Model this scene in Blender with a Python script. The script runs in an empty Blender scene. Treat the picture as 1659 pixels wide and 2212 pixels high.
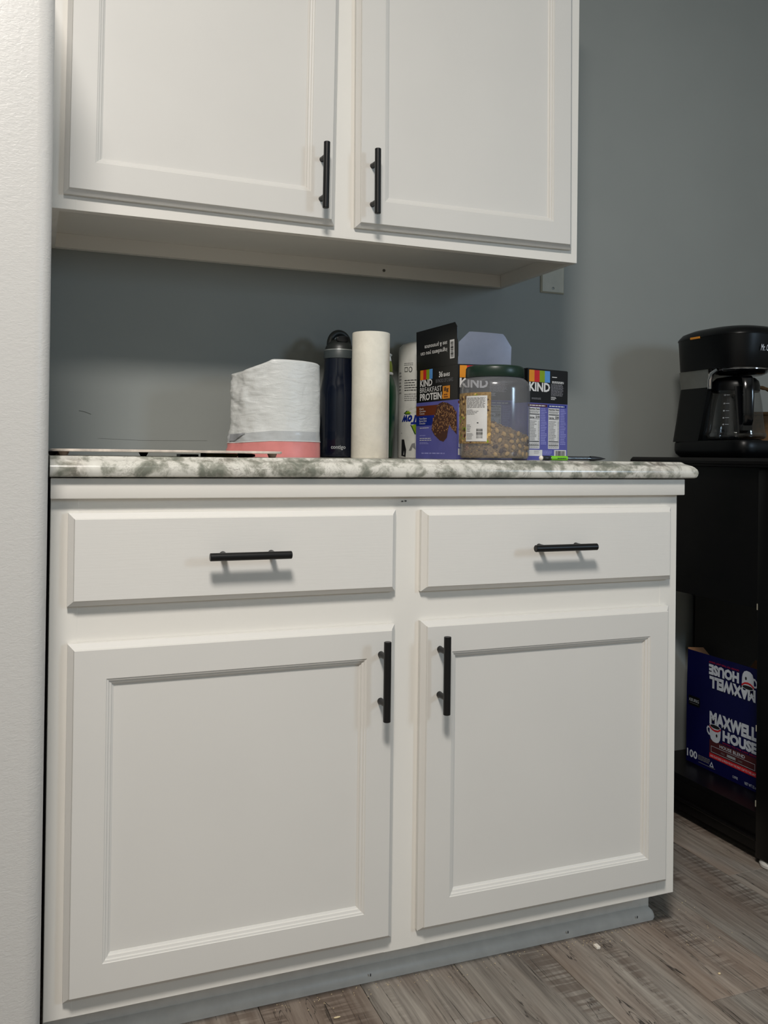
import bpy, bmesh, math, random
from mathutils import Vector, Matrix, noise
random.seed(7)
PI = math.pi
SC = bpy.context.scene
COL = SC.collection

# ------------------------------------------------------------------ camera
W_PX, H_PX = 1659.0, 2212.0
cd = bpy.data.cameras.new('camera'); cam = bpy.data.objects.new('camera', cd); COL.objects.link(cam)
R_ = Vector((0.931129, -0.36448894, 0.01210747)); U_ = Vector((-0.01428167, -0.0032701, 0.99989266)); F_ = Vector((0.36441023, 0.93120198, 0.0082504))
cam.matrix_world = Matrix(((R_.x, U_.x, -F_.x, -0.02578293), (R_.y, U_.y, -F_.y, -1.38587305), (R_.z, U_.z, -F_.z, 0.91522118), (0, 0, 0, 1)))
cd.sensor_fit = 'HORIZONTAL'; cd.sensor_width = 36.0
cd.lens = 1911.95 / W_PX * 36.0
cd.shift_x = (829.5 - 818.79) / W_PX
cd.shift_y = (968.21 - 1106.0) / W_PX
cd.clip_start = 0.02
SC.camera = cam

# ------------------------------------------------------------------ world, exposure, lights
w = bpy.data.worlds.new('world'); SC.world = w; w.use_nodes = True
w.node_tree.nodes['Background'].inputs[0].default_value = (0.6, 0.7, 0.85, 1)
w.node_tree.nodes['Background'].inputs[1].default_value = 0.3
SC.view_settings.view_transform = 'Standard'; SC.view_settings.look = 'None'
SC.view_settings.exposure = 0.0; SC.view_settings.gamma = 1.0
SC.view_settings.use_curve_mapping = False

def area(name, loc, target, sx, sy, power, col, shape='RECTANGLE'):
    l = bpy.data.lights.new(name, 'AREA'); l.shape = shape; l.size = sx; l.size_y = sy
    l.energy = power; l.color = col
    o = bpy.data.objects.new(name, l); COL.objects.link(o); o.location = loc
    o.rotation_euler = (Vector(target) - Vector(loc)).to_track_quat('-Z', 'Y').to_euler()
    return o
area('ceiling_light_lamp', (-0.22, -1.72, 2.84), (-0.22, -1.72, 0), 0.54, 0.54, 80.0, (1.0, 0.942, 0.88), 'DISK')
area('window_daylight', (2.56, -2.45, 1.62), (0.9, -1.0, 1.40), 0.34, 0.55, 17.0, (0.60, 0.80, 1.0))

# ------------------------------------------------------------------ material helpers
def lin(c):
    return tuple(((v / 255.0) / 12.92 if v / 255.0 <= 0.04045 else ((v / 255.0 + 0.055) / 1.055) ** 2.4) for v in c)
class NT:
    def __init__(s, name):
        s.m = bpy.data.materials.new(name); s.m.use_nodes = True
        s.t = s.m.node_tree; s.b = s.t.nodes['Principled BSDF']; s.out = s.t.nodes['Material Output']
    def n(s, typ, **kw):
        x = s.t.nodes.new(typ)
        for k, v in kw.items():
            if k.startswith('i_'):
                key = k[2:]
                x.inputs[int(key) if key.isdigit() else key.replace('_', ' ')].default_value = v
            else: setattr(x, k, v)
        return x
    def l(s, a, b): s.t.links.new(a, b)
    def coord(s, kind='Object', scale=(1, 1, 1)):
        tc = s.n('ShaderNodeTexCoord'); mp = s.n('ShaderNodeMapping'); mp.inputs['Scale'].default_value = scale
        s.l(tc.outputs[kind], mp.inputs[0]); return mp.outputs[0]
    def noise(s, vec, scale, detail=4, rough=0.55, dist=0.0):
        x = s.n('ShaderNodeTexNoise'); x.inputs['Scale'].default_value = scale; x.inputs['Detail'].default_value = detail
        x.inputs['Roughness'].default_value = rough; x.inputs['Distortion'].default_value = dist
        s.l(vec, x.inputs['Vector']); return x.outputs['Fac']
    def ramp(s, fac, stops):
        x = s.n('ShaderNodeValToRGB'); e = x.color_ramp.elements
        while len(e) < len(stops): e.new(0.5)
        for k, (p, c) in enumerate(stops):
            e[k].position = p; e[k].color = (c[0], c[1], c[2], 1) if hasattr(c, '__len__') else (c, c, c, 1)
        s.l(fac, x.inputs[0]); return x.outputs[0]
    def mix(s, fac, a, b, mode='MIX'):
        x = s.n('ShaderNodeMix'); x.data_type = 'RGBA'; x.blend_type = mode
        for sock, v in ((x.inputs['Factor'], fac), (x.inputs['A'], a), (x.inputs['B'], b)):
            if isinstance(v, (int, float)): sock.default_value = v
            elif isinstance(v, tuple): sock.default_value = (v[0], v[1], v[2], 1)
            else: s.l(v, sock)
        return x.outputs['Result']
    def math(s, op, a, b=0.0):
        x = s.n('ShaderNodeMath'); x.operation = op
        for k, v in ((0, a), (1, b)):
            if isinstance(v, (int, float)): x.inputs[k].default_value = v
            else: s.l(v, x.inputs[k])
        return x.outputs[0]
    def bump(s, h, strength=0.3, dist=0.001):
        x = s.n('ShaderNodeBump'); x.inputs['Strength'].default_value = strength; x.inputs['Distance'].default_value = dist
        s.l(h, x.inputs['Height']); s.l(x.outputs[0], s.b.inputs['Normal'])
def plain(name, rgb, rough=0.5, metal=0.0, noise_amt=0.06, nscale=40, bump=0.0, bscale=200, spec=None, coat=0.0):
    s = NT(name); c = lin(rgb)
    v = s.coord(); f = s.noise(v, nscale)
    d = tuple(max(0, x * (1 - noise_amt)) for x in c); e = tuple(min(1, x * (1 + noise_amt)) for x in c)
    s.l(s.ramp(f, [(0.3, d), (0.7, e)]), s.b.inputs['Base Color'])
    s.b.inputs['Roughness'].default_value = rough; s.b.inputs['Metallic'].default_value = metal
    if spec is not None: s.b.inputs['Specular IOR Level'].default_value = spec
    if coat: s.b.inputs['Coat Weight'].default_value = coat; s.b.inputs['Coat Roughness'].default_value = 0.08
    if bump: s.bump(s.noise(v, bscale, 3), bump)
    return s.m
PAINT = (232, 229, 222)
def paint(name, grain=False, rgb=PAINT):
    s = NT(name); c = lin(rgb)
    v = s.coord(); f = s.noise(v, 6, 2)
    s.l(s.ramp(f, [(0.3, tuple(x * .98 for x in c)), (0.7, c)]), s.b.inputs['Base Color'])
    s.b.inputs['Roughness'].default_value = 0.48; s.b.inputs['Specular IOR Level'].default_value = 0.4
    if grain:
        v2 = s.coord('Object', (18, 400, 420)); s.bump(s.math('ADD', s.noise(v2, 1.0, 5, 0.7), 0), 0.22, 0.0006)
    else: s.bump(s.noise(v, 260, 2), 0.05, 0.0006)
    return s.m
M = {}
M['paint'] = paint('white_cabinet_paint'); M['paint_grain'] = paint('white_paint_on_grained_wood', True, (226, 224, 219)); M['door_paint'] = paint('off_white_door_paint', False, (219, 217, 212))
M['black_metal'] = plain('matte_black_metal', (22, 22, 23), 0.38, 0.3, nscale=90)
def wall_mat():
    s = NT('grey_wall_paint'); c = lin((146, 150, 147)); v = s.coord()
    f = s.noise(v, 2.2, 3); s.l(s.ramp(f, [(0.3, tuple(x * .95 for x in c)), (0.7, tuple(x * 1.04 for x in c))]), s.b.inputs['Base Color'])
    s.b.inputs['Roughness'].default_value = 0.6; s.bump(s.noise(v, 180, 3), 0.12, 0.0008); return s.m
M['wall'] = wall_mat()
M['ceiling'] = plain('ceiling_paint', (225, 222, 214), 0.8, bump=0.3, bscale=120)
def fridge_mat():
    s = NT('textured_white_enamel'); c = lin((202, 201, 198)); v = s.coord()
    s.b.inputs['Base Color'].default_value = (*c, 1); s.b.inputs['Roughness'].default_value = 0.38; s.b.inputs['Specular IOR Level'].default_value = 0.4
    v2 = s.coord('Object', (1, 1, 2.2)); a = s.noise(v2, 130, 3, 0.5, 1.2); b = s.noise(v, 45, 2, 0.5, 2.0)
    s.bump(s.math('ADD', a, s.math('MULTIPLY', b, 0.7)), 0.32, 0.0012); return s.m
M['fridge'] = fridge_mat()
def laminate():
    s = NT('marbled_laminate'); v = s.coord()
    f = s.noise(v, 27, 6, 0.62, 0.3); g = s.noise(v, 7, 3, 0.5, 0.4); h = s.noise(v, 55, 5, 0.7, 0.8); k = s.noise(v, 5.0, 2, 0.5, 0.3)
    base = s.ramp(f, [(0.38, lin((120, 123, 112))), (0.47, lin((160, 160, 149))), (0.55, lin((214, 212, 203))), (0.8, lin((230, 228, 220)))])
    brown = s.ramp(h, [(0.42, lin((96, 86, 78))), (0.54, lin((186, 178, 166))), (0.62, lin((224, 221, 212)))])
    m1 = s.ramp(k, [(0.53, 0.0), (0.62, 0.75)])
    c = s.mix(m1, base, brown)
    vein = s.ramp(s.noise(v, 26, 6, 0.75, 1.0), [(0.485, 0.0), (0.5, 0.85), (0.515, 0.0)])
    vm = s.math('MULTIPLY', vein, s.ramp(g, [(0.46, 0.0), (0.58, 1.0)]))
    c = s.mix(vm, c, lin((108, 102, 92)))
    s.l(c, s.b.inputs['Base Color']); s.b.inputs['Roughness'].default_value = 0.22; return s.m
M['laminate'] = laminate()
def plank_mat():
    s = NT('grey_brown_vinyl_plank')
    oi = s.n('ShaderNodeObjectInfo'); tc = s.n('ShaderNodeTexCoord')
    off = s.n('ShaderNodeVectorMath', operation='MULTIPLY_ADD')
    cmb = s.n('ShaderNodeCombineXYZ')
    for k, mul in enumerate((13.7, 41.3, 7.1)): s.l(s.math('MULTIPLY', oi.outputs['Random'], mul), cmb.inputs[k])
    s.l(tc.outputs['Object'], off.inputs[0]); off.inputs[1].default_value = (1, 1, 1); s.l(cmb.outputs[0], off.inputs[2])
    def mp(sc):
        m = s.n('ShaderNodeMapping'); m.inputs['Scale'].default_value = sc; s.l(off.outputs[0], m.inputs[0]); return m.outputs[0]
    g1 = s.noise(mp((38, 3.2, 1)), 1.0, 6, 0.62, 0.9)        # long grain
    g2 = s.noise(mp((150, 6, 1)), 1.0, 4, 0.6, 0.4)          # fine grain
    tone = s.noise(mp((7, 2.2, 1)), 1.0, 3, 0.5, 0.3)
    saw = s.noise(mp((9, 130, 1)), 1.0, 2, 0.5, 0.2)         # cross saw marks
    sawm = s.ramp(s.noise(mp((11, 1.6, 1)), 1.0, 2), [(0.52, 0.0), (0.6, 1.0)])
    c = s.ramp(g1, [(0.30, lin((92, 87, 81))), (0.45, lin((132, 125, 117))), (0.58, lin((156, 149, 140))), (0.75, lin((178, 172, 162)))])
    c = s.mix(0.5, c, s.ramp(g2, [(0.35, lin((104, 98, 92))), (0.65, lin((168, 161, 151)))]))
    c = s.mix(s.ramp(tone, [(0.4, 0.0), (0.62, 0.45)]), c, lin((128, 104, 86)))
    c = s.mix(s.math('MULTIPLY', sawm, s.ramp(saw, [(0.46, 0.55), (0.56, 0.0)])), c, lin((88, 74, 64)))
    crack = s.ramp(s.noise(mp((26, 1.1, 1)), 1.0, 5, 0.6, 1.4), [(0.492, 0.0), (0.5, 1.0), (0.508, 0.0)])
    c = s.mix(crack, c, lin((36, 33, 31)))
    v = s.math('ADD', s.math('MULTIPLY', oi.outputs['Random'], 0.34), 0.83)
    hsv = s.n('ShaderNodeHueSaturation'); s.l(v, hsv.inputs['Value']); s.l(c, hsv.inputs['Color'])
    s.l(hsv.outputs[0], s.b.inputs['Base Color']); s.b.inputs['Roughness'].default_value = 0.48
    s.bump(s.math('ADD', g2, s.math('MULTIPLY', saw, 0.3)), 0.25, 0.0008); return s.m
M['plank'] = plank_mat()
M['subfloor'] = plain('dark_floor_base', (26, 24, 22), 0.9)  # dark slab colour under the planks, seen in the joints
M['espresso'] = plain('espresso_wood', (9, 7, 7), 0.34, nscale=12, noise_amt=0.3, spec=0.3)
def clear(name, tint, gloss=0.1, edge=0.5, rough=0.05, haze=0.0):
    s = NT(name); t = s.n('ShaderNodeBsdfTransparent'); t.inputs[0].default_value = (*tint, 1)
    g = s.n('ShaderNodeBsdfGlossy'); g.inputs['Roughness'].default_value = rough; g.inputs[0].default_value = (.9, .9, .9, 1)
    lw = s.n('ShaderNodeLayerWeight'); lw.inputs[0].default_value = 0.35
    f = s.math('ADD', s.math('MULTIPLY', lw.outputs['Facing'], edge), gloss * 0.3)
    m = s.n('ShaderNodeMixShader'); s.l(f, m.inputs[0]); s.l(t.outputs[0], m.inputs[1]); s.l(g.outputs[0], m.inputs[2])
    res = m.outputs[0]
    if haze:
        d = s.n('ShaderNodeBsdfDiffuse'); d.inputs[0].default_value = (.42, .43, .46, 1); m2 = s.n('ShaderNodeMixShader'); m2.inputs[0].default_value = haze
        s.l(res, m2.inputs[1]); s.l(d.outputs[0], m2.inputs[2]); res = m2.outputs[0]
    s.l(res, s.out.inputs[0]); return s.m
M['jar_clear'] = clear('clear_plastic', (.86, .86, .88), 0.15, 0.26, 0.14, 0.22)
M['glass'] = clear('carafe_glass', (.80, .80, .80), 0.15, 0.35)
M['pen_clear'] = clear('clear_pen_barrel', (.5, .5, .53), 0.1, 0.2)
def P(n, rgb, r=0.5, **k): M[n] = plain(n, rgb, r, **k)
P('print_black', (16, 16, 18), 0.35); P('print_violet', (92, 94, 168), 0.4); P('print_white', (222, 222, 222), 0.45)
P('print_grey', (120, 120, 126), 0.45); P('print_orange', (222, 142, 30), 0.4); P('print_red', (196, 34, 40), 0.4)
P('print_green', (128, 158, 26), 0.4); P('print_blue', (88, 148, 214), 0.4); P('print_brown', (104, 48, 20), 0.4)
P('print_navy', (16, 38, 130), 0.4); P('print_maroon', (78, 34, 36), 0.4); P('ink', (30, 30, 32), 0.5)
P('label_grey', (128, 128, 128), 0.5); P('lilac_text', (156, 158, 220), 0.5)
P('card_inner', (158, 168, 192), 0.36, metal=0.5, bump=0.25, bscale=90, nscale=14, noise_amt=0.12); P('card_brown', (140, 100, 66), 0.7)
P('carton_blue', (8, 9, 66), 0.4); P('mug_white', (205, 212, 222), 0.4)
P('towel_paper', (240, 236, 222), 0.9, bump=0.5, bscale=170); P('roll_paper', (236, 234, 226), 0.9)
P('wrap_band', (192, 195, 196), 0.25, bump=0.5, bscale=60); P('wrap_pink', (224, 140, 136), 0.35)
P('wrap_grey', (150, 152, 156), 0.35); P('film', (214, 214, 208), 0.3, bump=0.2, bscale=35)
def wrap_mat():
    s = NT('crinkled_plastic'); c = lin((218, 220, 218)); s.b.inputs['Base Color'].default_value = (*c, 1); s.b.inputs['Roughness'].default_value = 0.34
    a = s.noise(s.coord('Object', (26, 26, 120)), 1.0, 4, 0.6, 0.8); b = s.noise(s.coord('Object', (40, 40, 26)), 1.0, 5, 0.65, 1.0)
    s.bump(s.math('ADD', a, b), 0.7, 0.0018); return s.m
M['plastic_wrap'] = wrap_mat()
P('lid_green', (24, 46, 36), 0.34); P('collar_grey', (66, 74, 76), 0.45); P('cap_dark', (38, 42, 42), 0.42)
P('bottle_navy', (9, 17, 35), 0.12, coat=0.5); P('cap_button', (18, 20, 24), 0.4); P('silver_rim', (190, 196, 196), 0.3, metal=0.6)
P('bottle_green', (20, 66, 44), 0.3); P('lime', (118, 132, 28), 0.45); P('cap_white', (222, 224, 222), 0.4)
P('plastic_black', (5, 6, 8), 0.36, spec=0.28); P('gloss_black', (5, 6, 9), 0.14, coat=0.2); P('steel', (150, 150, 146), 0.3, metal=0.9)
P('chrome', (225, 225, 228), 0.08, metal=1.0); P('orange_plastic', (214, 140, 44), 0.45)
P('outlet_cream', (176, 172, 156), 0.4); P('screw_grey', (110, 108, 100), 0.4, metal=0.7); P('rubber_beige', (132, 112, 96), 0.7)
P('rubber_black', (20, 18, 17), 0.7); P('board_cream', (212, 200, 188), 0.35, noise_amt=0.25, nscale=60)
P('gold', (150, 132, 50), 0.3, metal=0.5); P('lime_bright', (120, 196, 30), 0.4); P('pen_dark', (38, 40, 44), 0.35); P('eraser', (236, 228, 214), 0.6)
P('oat', (150, 124, 84), 0.8, noise_amt=0.35, nscale=260); P('oat_dark', (104, 74, 50), 0.8, noise_amt=0.3, nscale=260)
P('nut', (212, 174, 106), 0.55, noise_amt=0.12, nscale=120); P('cluster', (136, 118, 108), 0.8, noise_amt=0.3, nscale=300)
P('wicker', (104, 74, 40), 0.7, noise_amt=0.3, nscale=80); P('foot_white', (214, 212, 206), 0.35); P('crumb', (214, 196, 158), 0.8)
P('skirt', (216, 213, 207), 0.45); P('void', (9, 9, 9), 0.9); P('scuff', (84, 84, 80), 0.8); P('wall_scuff', (112, 114, 110), 0.8); P('soft_white', (168, 172, 176), 0.4)
P('granola_dark', (70, 38, 26), 0.6, noise_amt=0.3, nscale=260); P('granola_light', (176, 132, 84), 0.6, noise_amt=0.3, nscale=260)
def emis(name, col, st):
    s = NT(name); s.b.inputs['Emission Color'].default_value = (*col, 1); s.b.inputs['Emission Strength'].default_value = st; return s.m
M['diffuser'] = emis('lamp_diffuser', (1, .93, .82), 4.0)
M['window_glass'] = clear('window_glass', (.95, .97, 1.0), 0.1, 0.2)

# ------------------------------------------------------------------ mesh helpers
def link(o): COL.objects.link(o); return o
def rootloc(p):
    v = Vector((0, 0, 0))
    while p is not None: v = v + p.location; p = p.parent
    return v
def obj(name, bm, mats, parent=None, local=False, smooth=False, angle=35, loc=None):
    """link a bmesh as one object; coordinates are world unless local"""
    me = bpy.data.meshes.new(name)
    bmesh.ops.recalc_face_normals(bm, faces=bm.faces[:])
    off = rootloc(parent) if parent is not None else (Vector(loc) if loc else Vector((0, 0, 0)))
    if not local and off.length: bmesh.ops.translate(bm, verts=bm.verts[:], vec=-off)
    bm.to_mesh(me); bm.free()
    for m_ in (mats if isinstance(mats, (list, tuple)) else [mats]): me.materials.append(M[m_] if isinstance(m_, str) else m_)
    if smooth:
        for p in me.polygons: p.use_smooth = True
        me.set_sharp_from_angle(angle=math.radians(angle))
    o = link(bpy.data.objects.new(name, me))
    if parent is not None: o.parent = parent
    elif loc: o.location = loc
    return o
def tag(o, label, cat, group=None):
    o['label'] = label; o['category'] = cat
    if group: o['group'] = group
    return o
def thing(name, label, cat, loc, group=None):
    o = link(bpy.data.objects.new(name, None)); o.location = loc; o.empty_display_size = 0.05
    return tag(o, label, cat, group)
def struct(o): o['kind'] = 'structure'; return o
def add_box(bm, x0, x1, y0, y1, z0, z1, bev=0.0, seg=2):
    vs = [bm.verts.new((x, y, z)) for x in (x0, x1) for y in (y0, y1) for z in (z0, z1)]
    fs = [(0, 1, 3, 2), (4, 6, 7, 5), (0, 4, 5, 1), (2, 3, 7, 6), (0, 2, 6, 4), (1, 5, 7, 3)]
    faces = [bm.faces.new([vs[i] for i in f]) for f in fs]
    if bev:
        es = list({e for f in faces for e in f.edges})
        bmesh.ops.bevel(bm, geom=es, offset=bev, segments=seg, profile=0.5, affect='EDGES')
def bx(*a, **k): bm = bmesh.new(); add_box(bm, *a, **k); return bm
def add_lathe(bm, prof, cx=0, cy=0, n=48, ang0=0, ang1=2 * PI, mat=0, close_top=True, close_bot=True):
    full = abs(ang1 - ang0 - 2 * PI) < 1e-6; rings = []
    for r, z in prof:
        if r < 1e-6: rings.append([bm.verts.new((cx, cy, z))]); continue
        k = n if full else n + 1
        rings.append([bm.verts.new((cx + r * math.cos(ang0 + (ang1 - ang0) * i / n), cy + r * math.sin(ang0 + (ang1 - ang0) * i / n), z)) for i in range(k)])
    for a, b in zip(rings, rings[1:]):
        if len(a) == 1 and len(b) == 1: continue
        m = max(len(a), len(b)); rng = range(m) if full else range(m - 1)
        for i in rng:
            j = (i + 1) % m
            if len(a) == 1: f = bm.faces.new((a[0], b[i], b[j]))
            elif len(b) == 1: f = bm.faces.new((a[i], b[0], a[j]))
            else: f = bm.faces.new((a[i], b[i], b[j], a[j]))
            f.material_index = mat
    if full:
        if close_bot and len(rings[0]) > 2: bm.faces.new(rings[0]).material_index = mat
        if close_top and len(rings[-1]) > 2: bm.faces.new(rings[-1]).material_index = mat
def lathe(prof, cx=0, cy=0, n=48, **k): bm = bmesh.new(); add_lathe(bm, prof, cx, cy, n, **k); return bm
def add_tube(bm, pts, r, n=12, caps=True, closed=False):
    pts = [Vector(p) for p in pts]; rings = []; N = len(pts)
    rr = r if hasattr(r, '__len__') else [r] * N
    prev = None
    for i, p in enumerate(pts):
        t = (pts[min(i + 1, N - 1)] - pts[max(i - 1, 0)]).normalized() if not closed else (pts[(i + 1) % N] - pts[i - 1]).normalized()
        a = prev if prev is not None else (Vector((0, 0, 1)) if abs(t.z) < 0.9 else Vector((1, 0, 0)))
        u = (a - t * a.dot(t)).normalized(); prev = u; v = t.cross(u)
        rings.append([bm.verts.new(p + (u * math.cos(2 * PI * k / n) + v * math.sin(2 * PI * k / n)) * rr[i]) for k in range(n)])
    pairs = list(zip(rings, rings[1:])) + ([(rings[-1], rings[0])] if closed else [])
    for a, b in pairs:
        for k in range(n): bm.faces.new((a[k], a[(k + 1) % n], b[(k + 1) % n], b[k]))
    if caps and not closed: bm.faces.new(rings[0][::-1]); bm.faces.new(rings[-1])
def tube(*a, **k): bm = bmesh.new(); add_tube(bm, *a, **k); return bm
def add_rings(bm, rings, cap0=True, cap1=True, mat=0):
    R = [[bm.verts.new(p) for p in r] for r in rings]; n = len(R[0])
    for a, b in zip(R, R[1:]):
        for k in range(n): bm.faces.new((a[k], a[(k + 1) % n], b[(k + 1) % n], b[k])).material_index = mat
    if cap0: bm.faces.new(R[0][::-1]).material_index = mat
    if cap1: bm.faces.new(R[-1]).material_index = mat
def loft(rings, **k): bm = bmesh.new(); add_rings(bm, rings, **k); return bm
def add_ico(bm, c, r, sub=1, sc=(1, 1, 1), rot=None, mat=0):
    m = Matrix.Translation(c) @ (rot.to_matrix().to_4x4() if rot else Matrix.Identity(4)) @ Matrix.Diagonal((r * sc[0], r * sc[1], r * sc[2], 1))
    g = bmesh.ops.create_icosphere(bm, subdivisions=sub, radius=1, matrix=m)
    if mat:
        for v in g['verts']:
            for f in v.link_faces: f.material_index = mat
def superell(cx, cy, a, b, z, n=48, e=3.0, ph=0):
    out = []
    for i in range(n):
        t = 2 * PI * i / n + ph; c, s = math.cos(t), math.sin(t)
        out.append((cx + a * math.copysign(abs(c) ** (2 / e), c), cy + b * math.copysign(abs(s) ** (2 / e), s), z))
    return out

class Print:
    """flat print laid on a surface; f(u, v, lift) -> point (u, v in metres)"""
    def __init__(s, f): s.f = f; s.bm = bmesh.new(); s.mats = []; s.k = 0
    def mi(s, m):
        if m not in s.mats: s.mats.append(m)
        return s.mats.index(m)
    def poly(s, pts, m, lift=0.0003):
        vs = [s.bm.verts.new(s.f(u, v, lift)) for u, v in pts]
        f = s.bm.faces.new(vs); f.material_index = s.mi(m)
    def rect(s, u0, v0, u1, v1, m, lift=0.0003, nu=1):
        for i in range(nu):
            a = u0 + (u1 - u0) * i / nu; b = u0 + (u1 - u0) * (i + 1) / nu
            s.poly([(a, v0), (b, v0), (b, v1), (a, v1)], m, lift)
    def frame(s, u0, v0, u1, v1, t, m, lift=0.0005):
        s.rect(u0, v0, u1, v0 + t, m, lift); s.rect(u0, v1 - t, u1, v1, m, lift)
        s.rect(u0, v0 + t, u0 + t, v1 - t, m, lift); s.rect(u1 - t, v0 + t, u1, v1 - t, m, lift)
    def ell(s, cu, cv, a, b, m, lift=0.0004, n=20):
        s.poly([(cu + a * math.cos(2 * PI * i / n), cv + b * math.sin(2 * PI * i / n)) for i in range(n)], m, lift)
    def text(s, txt, u0, v0, u1, v1, m, lift=0.0006, bold=0.0, flip=False, shear=0.0):
        """fit txt into the rectangle; flip turns it upside down"""
        c = bpy.data.curves.new('t', 'FONT'); c.body = txt; c.size = 1.0; c.offset = bold; c.resolution_u = 2; c.shear = shear; c.fill_mode = 'FRONT'
        o = bpy.data.objects.new('t', c); COL.objects.link(o)
        me = bpy.data.meshes.new_from_object(o.evaluated_get(bpy.context.evaluated_depsgraph_get()))
        bpy.data.objects.remove(o); bpy.data.curves.remove(c)
        if not me.vertices: return
        xs = [v.co.x for v in me.vertices]; ys = [v.co.y for v in me.vertices]
        ax, bx_, ay, by = min(xs), max(xs), min(ys), max(ys)
        vs = []
        for v in me.vertices:
            p = (v.co.x - ax) / (bx_ - ax); q = (v.co.y - ay) / (by - ay)
            if flip: p, q = 1 - p, 1 - q
            vs.append(s.bm.verts.new(s.f(u0 + (u1 - u0) * p, v0 + (v1 - v0) * q, lift)))
        mi = s.mi(m)
        for p in me.polygons:
            try: s.bm.faces.new([vs[i] for i in p.vertices]).material_index = mi
            except ValueError: pass
        bpy.data.meshes.remove(me)
    def lines(s, u0, v0, u1, v1, n, m, lift=0.0005, fill=0.5, seed=1, ragged=0.3):
        """unreadably small print: rows of short strokes"""
        rg = random.Random(seed); h = (v1 - v0) / n
        for i in range(n):
            y = v1 - (i + 1) * h + h * (1 - fill) / 2; x = u0; end = u1 - (u1 - u0) * ragged * rg.random()
            while x < end:
                ww = min((u1 - u0) * rg.uniform(0.08, 0.22), end - x)
                s.rect(x, y, x + ww, y + h * fill, m, lift); x += ww + (u1 - u0) * 0.03
    def bars(s, u0, v0, u1, v1, vert=True, seed=3, lift=0.0006):
        rg = random.Random(seed); L = (u1 - u0) if vert else (v1 - v0); x = 0
        while x < L * 0.97:
            wd = L * rg.choice((0.02, 0.03, 0.05)); 
            if vert: s.rect(u0 + x, v0, u0 + min(x + wd, L), v1, 'ink', lift)
            else: s.rect(u0, v0 + x, u1, v0 + min(x + wd, L), 'ink', lift)
            x += wd + L * rg.choice((0.02, 0.03, 0.045))
    def done(s, name, parent):
        me = bpy.data.meshes.new(name); off = rootloc(parent)
        bmesh.ops.translate(s.bm, verts=s.bm.verts[:], vec=-off)
        s.bm.to_mesh(me); s.bm.free()
        for m_ in s.mats: me.materials.append(M[m_])
        o = link(bpy.data.objects.new(name, me)); o.parent = parent; return o
def plane_map(O, U, V, Nn):
    O, U, V, Nn = Vector(O), Vector(U).normalized(), Vector(V).normalized(), Vector(Nn).normalized()
    return lambda u, v, l: O + U * u + V * v + Nn * l

# ------------------------------------------------------------------ setting
XL, XR, YF, YB, ZC = -1.6, 2.60, -3.4, 0.611, 2.93
struct(obj('wall_back', bx(XL, XR, YB, YB + 0.1, -0.006, ZC), 'wall'))
struct(obj('wall_left', bx(XL - 0.1, XL, YF, YB, -0.006, ZC), 'wall'))
struct(obj('wall_front', bx(XL, XR, YF - 0.1, YF, -0.006, ZC), 'wall'))
bm = bmesh.new()          # right wall with a window opening
wy0, wy1, wz0, wz1 = -2.72, -2.18, 1.20, 2.04
add_box(bm, XR, XR + .1, YF, wy0, -.006, ZC); add_box(bm, XR, XR + .1, wy1, YB, -.006, ZC)
add_box(bm, XR, XR + .1, wy0, wy1, -.006, wz0); add_box(bm, XR, XR + .1, wy0, wy1, wz1, ZC)
struct(obj('wall_right', bm, 'wall'))
wf = bmesh.new()
for a in ((wy0, wy0 + .035, wz0, wz1), (wy1 - .035, wy1, wz0, wz1), (wy0 + .035, wy1 - .035, wz0, wz0 + .035), (wy0 + .035, wy1 - .035, wz1 - .035, wz1), (wy0 + .035, wy1 - .035, 1.585, 1.615)):
    add_box(wf, XR + .03, XR + .07, *a)
win = struct(obj('window_1', wf, 'paint'))
obj('pane', bx(XR + .048, XR + .052, wy0 + .03, wy1 - .03, wz0 + .03, wz1 - .03), 'window_glass', win)
struct(obj('ceiling', bx(XL, XR, YF, YB, ZC, ZC + .05), 'ceiling'))
floor = struct(obj('floor', bx(XL, XR, YF, YB, -.05, -.004), 'subfloor'))
struct(obj('baseboard_back', bx(2.14, XR, YB - .014, YB, 0, .085, bev=.003), 'paint'))
# planks run towards the back wall; one shared mesh per length
PW = 0.18; x = 1.415 - PW * 17; row = 0; cache = {}
while x < XR:
    a, b = max(x, XL), min(x + PW, XR)
    if b - a > 0.02:
        y = YF - (row * 0.437 % 1.22)
        while y < YB:
            c, d = max(y, YF), min(y + 1.22, YB)
            if d - c > 0.02:
                key = (round(b - a, 4), round(d - c, 4))
                if key not in cache:
                    g = .0006; bm = bmesh.new(); hx, hy = (b - a) / 2 - g, (d - c) / 2 - g
                    lo = [(-hx, -hy), (hx, -hy), (hx, hy), (-hx, hy)]; q = .0005
                    add_rings(bm, [[(u, v, -.004) for u, v in lo], [(u, v, -.0005) for u, v in lo],
                                   [(math.copysign(abs(u) - q, u), math.copysign(abs(v) - q, v), 0) for u, v in lo]])
                    me = bpy.data.meshes.new('plank'); bmesh.ops.recalc_face_normals(bm, faces=bm.faces[:]); bm.to_mesh(me); bm.free(); me.materials.append(M['plank'])
                    cache[key] = me
                o = link(bpy.data.objects.new('plank', cache[key])); o.parent = floor; o.location = ((a + b) / 2, (c + d) / 2, 0)
            y += 1.22
    x += PW; row += 1

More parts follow.
